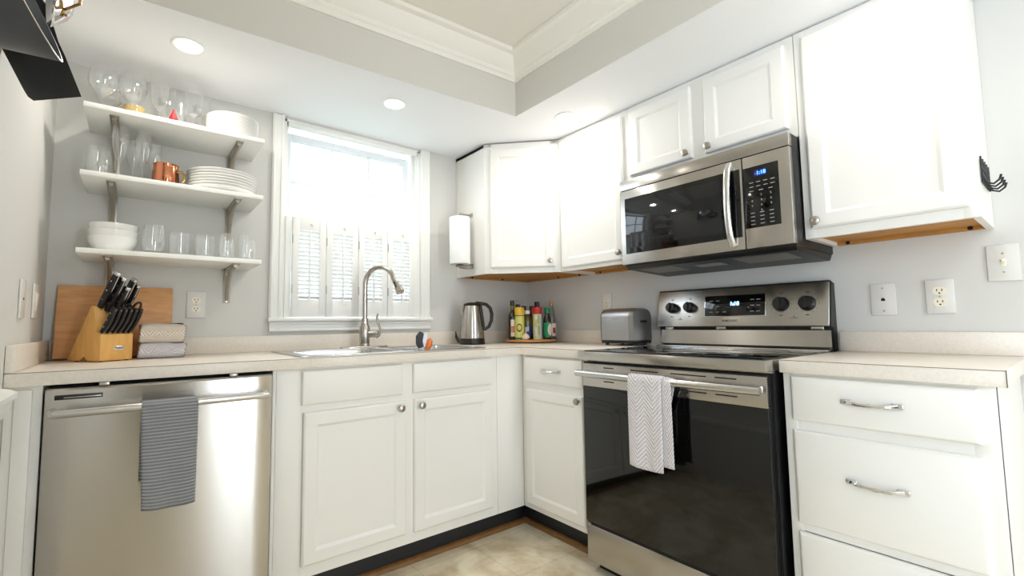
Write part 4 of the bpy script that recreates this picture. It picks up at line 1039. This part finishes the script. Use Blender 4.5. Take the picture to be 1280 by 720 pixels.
# ------------------------------------------------------------------ scrub brush on the sink rim
t = thing('scrub_brush', 'scrub brush with grey bristles and clear amber handle by the sink', 'brush', (-1.150, -.555, ZR))
B = Vector((-1.150, -.553, ZR)); rx = Vector((.796, -.605, 0))
g = G(); g.tube([B+rx*-.012+Vector((0, 0, .010)), B+rx*-.020+Vector((0, 0, .030)), B+rx*-.020+Vector((0, 0, .058)), B+rx*-.010+Vector((0, 0, .078))], [.017, .020, .020, .014], 14)
obj('bristles', g, mat('grey_bristles', (70, 72, 78), .9, bump=1, bscale=600), t)
g = G(); g.tube([B+rx*.002+Vector((0, 0, .012)), B+rx*-.003+Vector((0, 0, .040)), B+rx*.004+Vector((0, 0, .076))], [.012, .015, .010], 14); obj('head', g, mat('white_brush_plastic', (225, 228, 240), .3), t)
g = G(); g.tube([B+rx*.010+Vector((0, 0, .000)), B+rx*.018+Vector((0, 0, .020)), B+rx*.024+Vector((0, 0, .040)), B+rx*.022+Vector((0, 0, .052))], [.012, .017, .014, .006], 14)
obj('handle', g, mat('amber_plastic', (214, 112, 40), .15, coat=.6), t)

# ------------------------------------------------------------------ kettle
kx, ky = -.605, -.165; K = Vector((kx, ky, 0)); rx = Vector((.796, -.605, 0))
t = thing('electric_kettle', 'stainless electric kettle with black handle on the counter near the corner', 'kettle', (kx, ky, ZT))
g = G(); g.lathe([(0, ZT), (.074, ZT), (.076, ZT+.004), (.075, ZT+.016), (.073, ZT+.019), (.073, ZT+.036), (0, ZT+.036)], 40, loc=K); obj('power_base', g, M['black'], t)
g = G(); g.lathe([(0, ZT+.037), (.072, ZT+.037), (.0725, ZT+.045), (.070, ZT+.08), (.065, ZT+.13), (.058, ZT+.18), (.051, ZT+.222), (.049, ZT+.230), (0, ZT+.230)], 44, loc=K); bd = obj('body', g, M['steel'], t)
g = G(); g.loft([[K-rx*r+Vector((-rx.y*w*s, rx.x*w*s, 0))+Vector((0, 0, ZT+z)) for s, r, w in ((-1, r0, w0), (0, r0+.012, w0), (1, r0, w0))] for r0, w0, z in ((.052, .006, .165), (.057, .020, .205), (.064, .024, .232))]); obj('spout', g, M['steelh'], t)
g = G(); g.lathe([(.051, ZT+.229), (.052, ZT+.234), (.044, ZT+.243), (.020, ZT+.249), (0, ZT+.250)], 32, loc=K); obj('lid', g, M['black'], t)
g = G(); pts = [(.020, .246), (.055, .243), (.085, .236), (.108, .215), (.118, .180), (.115, .140), (.100, .105), (.076, .088), (.064, .092)]
g.tube([K+rx*r+Vector((0, 0, ZT+z)) for r, z in pts], [.011, .013, .013, .0135, .0135, .013, .012, .011, .009], 14, flat=.8, up=(0, 0, 1))
g.tube([K+rx*r+Vector((0, 0, ZT+z)) for r, z in ((.050, .232), (.056, .19), (.063, .14), (.068, .09))], .009, 10); obj('handle', g, M['black'], t)
lm = Vector((-.25, -.97, 0)).normalized()
for k in range(8):
    g = G(); a = math.radians(-58+ -3.4*k+14); a = math.atan2(-.97, .24)+(k-3.5)*.085; p = K+Vector((math.cos(a), math.sin(a), 0))*.0708+Vector((0, 0, ZT+.066)); g.box(-.0022, .0022, -.0015, .0015, -.001, .0006, M=AX(p, (math.cos(a), math.sin(a), 0))); obj('print_mark', g, M['dark_mark'], bd)
g = G(); g.tube([K-rx*.070+Vector((0, 0, ZT+.012)), K-rx*.086+Vector((0, .01, ZT+.045)), K-rx*.082+Vector((0, .03, ZT+.075)), K-rx*.06+Vector((0, .07, ZT+.04)), K-rx*.03+Vector((0, .09, ZT+.006))], .0038, 8); obj('cord', g, M['black'], t)

# ------------------------------------------------------------------ turntable with bottles
LX, LY = -.188, -.222
g = G(); g.lathe([(0, .004), (.06, .004), (.06, 0), (.05, 0), (0, 0)], 30, loc=(LX, LY, ZT)); t = thing('lazy_susan', 'round wooden turntable carrying bottles in the counter corner', 'turntable', (LX, LY, ZT)); obj('base', g, M['black'], t)
g = G(); g.lathe([(0, .005), (.155, .005), (.163, .009), (.163, .017), (.158, .020), (0, .020)], 56, loc=(LX, LY, ZT)); obj('tray', g, M['susan'], t)
ZL = ZT+.0202
def bottle(name, x, y, prof, m, label, cat='bottle', parts=()):
    """parts: (name, profile, material)"""
    t = thing(name, label, cat, (x, y, ZL))
    g = G(); g.lathe(prof, 28, loc=(x, y, ZL)); obj('body', g, m, t)
    for nm_, pr2, m2 in parts:
        g = G(); g.lathe(pr2, 28, loc=(x, y, ZL)); obj(nm_, g, m2, t)
    return t
def band(r, za, zb): return [(r-.0005, za), (r+.0005, za+.0004), (r+.0005, zb-.0004), (r-.0005, zb)]
def patch(t, name, x, y, r, a, half, za, zb, m, parent=None):
    g = G(); g.grid(lambda u, v: (x+r*math.cos(a+(u-.5)*2*half), y+r*math.sin(a+(u-.5)*2*half), ZL+za+(zb-za)*v), 10, 2); return obj(name, g, m, parent or t)
gl = lambda n, c, r=.08: mat(n, c, r, coat=.4)
def patch_round(t, name, x, y, r, a, half, za, zb, m, parent=None):
    g = G(); zm, hz = (za+zb)/2, (zb-za)/2
    rings = [[(x+r*math.cos(a+q*half*math.cos(2*PI*k/24)), y+r*math.sin(a+q*half*math.cos(2*PI*k/24)), ZL+zm+q*hz*math.sin(2*PI*k/24)) for k in range(24)] for q in (1, .66, .33, .02)]
    g.loft(rings); return obj(name, g, m, parent or t)
LA = math.atan2(-2.19, -2.0)   # towards the room
olive = gl('dark_olive_glass', (30, 34, 18)); paper_ = mat('cream_label', (224, 216, 200), .6)
t = bottle('olive_oil_bottle', -.306, -.185, [(0, 0), (.024, 0), (.0255, .004), (.0255, .135), (.022, .155), (.012, .180), (.0105, .215), (.0125, .218), (.0125, .226), (0, .226)], olive, 'tall dark green bottle at the left of the turntable', parts=(('cap', [(.0135, .212), (.0135, .246), (0, .247)], M['black']), ('neck_foil', band(.0118, .186, .212), mat('olive_foil', (120, 122, 40), .4))))
lb = patch(t, 'label', -.306, -.185, .0260, LA+.1, .5, .020, .125, paper_); patch(t, 'label_seal', -.306, -.185, .0264, LA+.1, .45, .045, .085, mat('salmon_label', (206, 132, 100), .6), lb)
yel = mat('pale_yellow_label', (224, 222, 120), .45)
t = bottle('lemon_juice_bottle', -.288, -.232, [(0, 0), (.029, 0), (.030, .004), (.030, .145), (.0295, .150), (0, .150)], yel, 'yellow-capped round bottle with a pale yellow label, left of the garlic', parts=(('cap', [(.0305, .150), (.031, .153), (.031, .198), (.029, .201), (0, .201)], mat('yellow_cap', (240, 190, 60), .35)), ('green_foot', band(.0302, .002, .014), mat('green_stripe', (60, 130, 80), .5)), ('neck_line', band(.0304, .146, .151), M['dark_mark'])))
e1 = patch_round(t, 'emblem_ring', -.288, -.232, .0306, LA-.05, .62, .048, .100, mat('navy_emblem', (58, 60, 78), .5)); patch_round(t, 'emblem', -.288, -.232, .0311, LA-.05, .42, .058, .092, mat('yellow_emblem', (232, 210, 84), .5), e1)
t = bottle('vinegar_bottle', -.226, -.236, [(0, 0), (.024, 0), (.025, .004), (.025, .128), (.020, .146), (.0125, .158), (.0125, .166), (0, .166)], gl('olive_brown_glass', (92, 84, 40)), 'white-capped brown bottle with blue label behind the garlic bulb', parts=(('cap', [(.0165, .160), (.017, .163), (.017, .182), (0, .184)], M['china']),))
patch(t, 'label', -.226, -.236, .0256, LA+.1, .9, .010, .078, mat('blue_label', (52, 70, 130), .5)); patch(t, 'label', -.226, -.236, .0260, LA-.1, .5, .050, .078, mat('pale_blue_label', (200, 208, 226), .5))
t = bottle('breadcrumb_can', -.197, -.297, [(0, 0), (.028, 0), (.0285, .003), (.0285, .160), (0, .160)], mat('spice_label', (206, 206, 150), .5), 'red-lidded can with a pale green label right of the garlic', 'can', parts=(('lid', [(.0295, .158), (.031, .161), (.031, .198), (.028, .202), (0, .202)], mat('red_lid', (190, 42, 32), .35)),))
for k, (a, hf, za, zb, cc) in enumerate(((.25, .3, .10, .15, (176, 190, 70)), (-.3, .3, .02, .075, (214, 214, 222)), (.3, .28, .03, .085, (170, 186, 80)), (-.25, .25, .125, .150, (232, 230, 226)), (-.35, .2, .082, .105, (220, 180, 150)), (.75, .25, .01, .15, (190, 200, 224)))):
    patch(t, 'label_panel', -.197, -.297, .0289+.0002*k, LA+a, hf, za, zb, mat('label_ink', cc, .55))
t = bottle('soy_sauce_bottle', -.146, -.335, [(0, 0), (.026, 0), (.027, .004), (.027, .105), (.023, .130), (.014, .155), (.0125, .165), (0, .165)], gl('soy_dark_glass', (28, 16, 12)), 'green-capped dark sauce bottle with a green label, front right of the turntable', parts=(('cap', [(.0165, .160), (.017, .163), (.017, .190), (.014, .197), (0, .198)], mat('green_cap', (0, 132, 84), .35)),))
lb = patch(t, 'label', -.146, -.335, .0275, LA, 1.1, .014, .104, mat('green_label', (14, 136, 84), .5)); patch_round(t, 'label_panel', -.146, -.335, .0278, LA+.62, .62, .022, .098, mat('cream_panel', (232, 220, 204), .5), lb)
t = bottle('sesame_oil_bottle', -.090, -.318, [(0, 0), (.025, 0), (.026, .004), (.026, .110), (.024, .140), (.014, .190), (.0115, .200), (.0115, .220), (0, .220)], glass('bottle_glass', (.78, .80, .76), 1.45, 1.3), 'clear glass bottle with a cork and cream label, rightmost on the turntable', parts=(('cork', [(.0105, .219), (.0125, .221), (.0125, .240), (0, .241)], mat('cork', (190, 150, 96), .8)), ('contents', [(0, .004), (.0245, .004), (.0245, .095), (0, .095)], mat('dark_red_sauce', (74, 22, 18), .3))))
lb = patch(t, 'label', -.090, -.318, .0265, LA+.35, .9, .018, .100, mat('cream_panel_b', (226, 214, 200), .5)); patch(t, 'label_seal', -.090, -.318, .0269, LA+.55, .35, .038, .072, mat('red_seal', (150, 40, 40), .5), lb)
t = bottle('oil_cruet', -.236, -.158, [(0, 0), (.026, 0), (.027, .004), (.027, .150), (.018, .175), (.013, .190), (.013, .205), (0, .205)], olive, 'dark bottle with a metal pouring spout behind the yellow-capped bottle', parts=(('stopper', [(.0145, .203), (.0145, .222), (.006, .226), (0, .226)], M['black']),))
g = G(); g.tube([(-.236, -.158, ZL+.222), (-.239, -.158, ZL+.240), (-.246, -.160, ZL+.256)], [.0042, .0036, .003], 8); obj('pour_spout', g, M['chrome'], t)
bottle('pepper_bottle', -.178, -.150, [(0, 0), (.023, 0), (.024, .004), (.024, .150), (.014, .175), (.013, .190), (0, .190)], gl('brown_glass', (56, 34, 20)), 'dark bottle with a black cap behind the blue-label bottle', parts=(('cap', [(.0155, .185), (.0155, .215), (0, .216)], M['black']),))
bottle('hot_sauce_bottle', -.128, -.172, [(0, 0), (.022, 0), (.023, .004), (.023, .150), (.013, .178), (.012, .192), (0, .192)], gl('red_sauce_glass', (90, 24, 18)), 'dark red capped bottle at the back of the turntable', parts=(('cap', [(.015, .188), (.015, .214), (0, .215)], mat('maroon_cap', (104, 32, 26), .4)),))
bottle('vanilla_bottle', -.135, -.232, [(0, 0), (.024, 0), (.025, .004), (.025, .165), (.014, .195), (.0135, .212), (0, .212)], gl('black_brown_glass', (34, 24, 18)), 'dark bottle with a square black cap behind the red-lidded can', parts=(('cap', [(.0165, .206), (.0165, .240), (0, .241)], M['black']),))
t = thing('garlic_bulb', 'white garlic bulb at the front edge of the turntable', 'garlic', (-.292, -.292, ZL))
g = G(); n_ = 40
def gr(r, z): return [(-.292+r*(1+.07*math.cos(7*2*PI*k/n_))*math.cos(2*PI*k/n_), -.292+r*(1+.07*math.cos(7*2*PI*k/n_))*math.sin(2*PI*k/n_), ZL+z) for k in range(n_)]
g.loft([gr(.010, 0), gr(.019, .004), (gr(.0235, .014)), gr(.021, .025), gr(.012, .033), gr(.0055, .038)]); obj('bulb', g, mat('garlic_skin', (240, 222, 200), .6), t)
g = G(); g.tube([(-.292, -.292, ZL+.036), (-.291, -.292, ZL+.046), (-.288, -.293, ZL+.052)], [.0055, .004, .003], 8); obj('stem', g, mat('garlic_stem', (222, 200, 160), .7), t)

# ------------------------------------------------------------------ toaster
t = thing('toaster', 'silver two-slice toaster with dark trim, left of the range', 'toaster', (-.13, -.905, ZT))
tx0, tx1, ty0, ty1 = -.218, -.048, -.805, -1.008
def trr(i, y, z0=.028, z1=.192):
    r = .045-i*.5; pts = [(tx0+i, y, ZT+z0), (tx1-i, y, ZT+z0)]
    for k in range(7): a = k*PI/12; pts.append((tx1-i-r+r*math.cos(a), y, ZT+z1-i-r+r*math.sin(a)))
    for k in range(7): a = PI/2+k*PI/12; pts.append((tx0+i+r+r*math.cos(a), y, ZT+z1-i-r+r*math.sin(a)))
    return pts
g = G(); g.loft([trr(.006, ty0), trr(.001, ty0-.006), trr(0, ty0-.012), trr(0, ty1+.022)]); obj('shell', g, mat('toaster_steel', (178, 178, 180), .33, 1, bump=.02, bscale=80, stretch=(1, 1, 20)), t)
g = G(); g.loft([trr(-.001, ty1+.024), trr(.0005, ty1+.014), trr(.006, ty1)]); e_ = obj('end_cap', g, mat('toaster_grey_end', (150, 148, 146), .4, .8), t)
g = G(); g.box(tx0+.004, tx1-.004, ty1+.004, ty0-.004, ZT+.012, ZT+.030, .003); obj('base', g, M['black'], t)
for x in (tx0+.02, tx1-.02):
    for y in (ty0-.03, ty1+.03):
        g = G(); g.lathe([(.009, 0), (.009, .013), (0, .013)], 12, loc=(x, y, ZT)); obj('foot', g, M['black'], t)
for x in (-.160, -.106):
    g = G(); g.box(x-.013, x+.013, ty1+.040, ty0-.028, ZT+.1905, ZT+.1935, .001); obj('slot', g, M['dark'], t)
g = G(); g.box(-.150, -.116, ty1-.018, ty1+.004, ZT+.118, ZT+.130, .003); obj('lever', g, M['black'], e_)
g = G(); g.box(tx0-.0006, tx0+.001, -.925, -.885, ZT+.136, ZT+.140); obj('print_mark', g, M['grey_mark'], t)

# ------------------------------------------------------------------ paper towels on the cabinet side
px_, py_ = -.692, -.168
t = thing('paper_towel_holder', 'chrome paper towel holder fixed to the side of the corner wall cabinet', 'holder', (-.607, py_, 1.40))
g = G(); g.box(-.6125, -.6065, py_-.02, py_+.02, 1.365, 1.395, .002); g.tube([(-.611, py_, 1.380), (-.64, py_, 1.372), (px_-.005, py_, 1.374)], [.009, .010, .010], 12); obj('lower_arm', g, M['nickel'], t)
g = G(); g.lathe([(0, 0), (.026, 0), (.028, .004), (.022, .012), (.008, .016), (0, .016)], 24, loc=(px_, py_, 1.372)); obj('lower_cap', g, M['nickel'], t)
g = G(); g.box(-.6125, -.6065, py_-.015, py_+.015, 1.680, 1.705, .002); g.tube([(-.611, py_, 1.692), (px_, py_, 1.692)], .006, 10); g.tube([(px_, py_, 1.692), (px_, py_, 1.676)], .006, 10); obj('upper_arm', g, M['nickel'], t)
g = G(); g.lathe([(.018, 1.389), (.060, 1.389), (.0615, 1.392), (.0615, 1.664), (.060, 1.667), (.018, 1.667), (.018, 1.389)], 44, loc=(px_, py_, 0)); rl = obj('paper_towel_roll', g, M['paper'], loc=(px_, py_, 1.389)); tag(rl, 'full white paper towel roll hanging upright beside the window', 'paper towel roll')

# ------------------------------------------------------------------ small hook rack on the right cabinet side
t = thing('hook_rack', 'small black wire rack with four hooks on the tall cabinet side', 'hook rack', (-.15, -2.235, 1.46))
g = G(); yy = -2.2372
for z in (1.440, 1.460, 1.480, 1.500): g.box(-.236, -.066, yy-.002, yy+.002, z-.0025, z+.0025)
for k in range(9): x = -.236+.170*k/8; g.box(x-.003, x+.003, yy-.002, yy+.002, 1.434, 1.512 if k % 2 == 0 else 1.502)
obj('wire_grid', g, M['blackm'], t)
for k in range(4):
    x = -.216+.046*k; g = G(); g.tube([(x, yy-.001, 1.450), (x, yy-.006, 1.434), (x, yy-.020, 1.428), (x, yy-.032, 1.438), (x, yy-.036, 1.452)], .0028, 8); obj('hook', g, M['blackm'], t)

# ------------------------------------------------------------------ hanging rail with cookware at the left wall, close to the camera
RZ_, RX_ = 2.05, -2.36
t = thing('pot_rail', 'brass cookware rail on the left wall with a bent wire hook end', 'rail', (XL, -1.15, RZ_))
g = G(); g.cyl((RX_, -1.55, RZ_), (RX_, -.66, RZ_), .006, 12); obj('bar', g, M['brass'], t)
for y in (-1.50, -.72):
    g = G(); g.tube([(XL+.001, y, RZ_), (RX_, y, RZ_)], .006, 10); g.lathe([(.022, 0), (.022, .004), (0, .006)], 20, M=AX((XL, y, RZ_), (1, 0, 0))); obj('wall_arm', g, M['brass'], t)
d_ = .9; CP = Vector((-2.1989, -2.4026, 1.0338))
I, J, Kf = R2.copy(), U2.copy(), Fw.copy()
base = CP+Kf*d_
def at(x, y, k=0.0): return CP+(Kf+I*((x-608)/572.88)+J*((362.5-y)/572.88))*(d_+k)
g = G(); g.tube([(RX_, -.70, RZ_-.006), at(104, -40, .10), at(100, 5, .10), at(80, 12, .10), at(77, 20, .10)], .0030, 8); g.lathe([(0, -.004), (.004, 0), (0, .004)], 8, loc=at(82, 19, .10)); obj('wire_end', g, M['brass'], t)
def shook(p):
    q = Vector((RX_, p.y, RZ_)); g = G(); g.tube([q+Vector((-.010, 0, .006)), q+Vector((0, 0, .0105)), q+Vector((.0105, 0, 0)), q+Vector((.004, 0, -.03)), Vector(p)+Vector((0, 0, .014)), Vector(p)+Vector((.006, 0, -.003)), Vector(p)+Vector((-.002, 0, -.006)), Vector(p)+Vector((-.008, 0, .004))], .0022, 8); return g
# flat black turner
t = thing('turner', 'flat black turner hanging from the rail, blade showing at top left', 'turner', at(60, 60, .05))
g = G()
out = [(1, 58), (30, 113), (35, 121), (42, 126), (102, 121), (81, 69), (73, 52), (60, 10), (40, -20), (28, -25), (16, 0), (4, 30)]
off = .20
a = [at(x, y, off) for x, y in out]; b = [at(x, y, off+.004) for x, y in out]
g.loft([a, b]); obj('blade', g, M['nylon'], t)
g = G(); g.tube([at(40, -15, off+.002), at(30, -60, off+.005), Vector((RX_+.004, at(30, -60, off).y, RZ_-.075))], [.010, .008, .008], 12); obj('handle', g, M['nylon'], t)
tag(obj('s_hook', shook(Vector((RX_+.004, at(30, -60, off).y, RZ_-.070))), M['brass'], loc=(RX_, at(30, -60, off).y, RZ_)), 'brass hook holding up the black turner', 'hook')
# grey saucepan, seen from its side and underside
t = thing('saucepan', 'dark grey nonstick saucepan hanging sideways from the rail', 'saucepan', at(20, 10))
ax = (I*.90+J*.42+Kf*.52).normalized(); rc = at(30, -14, -.03)
g = G(); r = .125; h = .088
pr2 = [(0, -h), (r*.66, -h), (r*.72, -h+.006), (r*.97, -.01), (r, 0), (r*.985, 0), (r*.95, -.012), (r*.69, -h+.008), (r*.64, -h+.004), (0, -h+.004)]
g.lathe(pr2, 56, M=AX(rc, ax)); obj('pan', g, M['nonstick'], t)
g = G(); g.lathe([(r-.0005, -.0012), (r+.0009, -.0006), (r+.0009, .0008), (r*.975, .0008)], 56, M=AX(rc, ax)); obj('rim', g, M['steelh'], t)
g = G(); g.lathe([(0, -h-.003), (r*.60, -h-.003), (r*.62, -h)], 48, M=AX(rc, ax)); obj('base_disc', g, M['blackm'], t)
up2 = (J-ax*J.dot(ax)).normalized(); hp = rc+up2*r-ax*.02
g = G(); g.tube([hp, hp+up2*.04, Vector((RX_+.004, hp.y-.06, RZ_-.055))], [.011, .010, .009], 12); obj('handle', g, M['blackm'], t)
tag(obj('s_hook', shook(Vector((RX_+.004, hp.y-.06, RZ_-.052))), M['brass'], loc=(RX_, hp.y-.06, RZ_)), 'brass hook holding up the grey saucepan', 'hook')
# steel skillet behind it
t = thing('skillet', 'steel skillet hanging edge-on behind the saucepan', 'skillet', at(64, -30, .12))
ax = (-I*.72+J*.02-Kf*.80).normalized(); rc = at(66, -42, .12)
g = G(); r = .130; g.lathe([(0, -.035), (r*.70, -.035), (r*.80, -.028), (r*.96, -.004), (r, 0), (r+.003, .001), (r+.003, .003), (r*.97, .002), (r*.78, -.025), (r*.68, -.031), (0, -.031)], 56, M=AX(rc, ax)); obj('pan', g, M['chrome'], t)
up2 = (J-ax*J.dot(ax)).normalized(); hp = rc+up2*r*.98
g = G(); g.tube([hp, hp+up2*.03, Vector((RX_+.004, hp.y, RZ_-.030))], [.009, .008, .007], 10); obj('handle', g, M['chrome'], t)
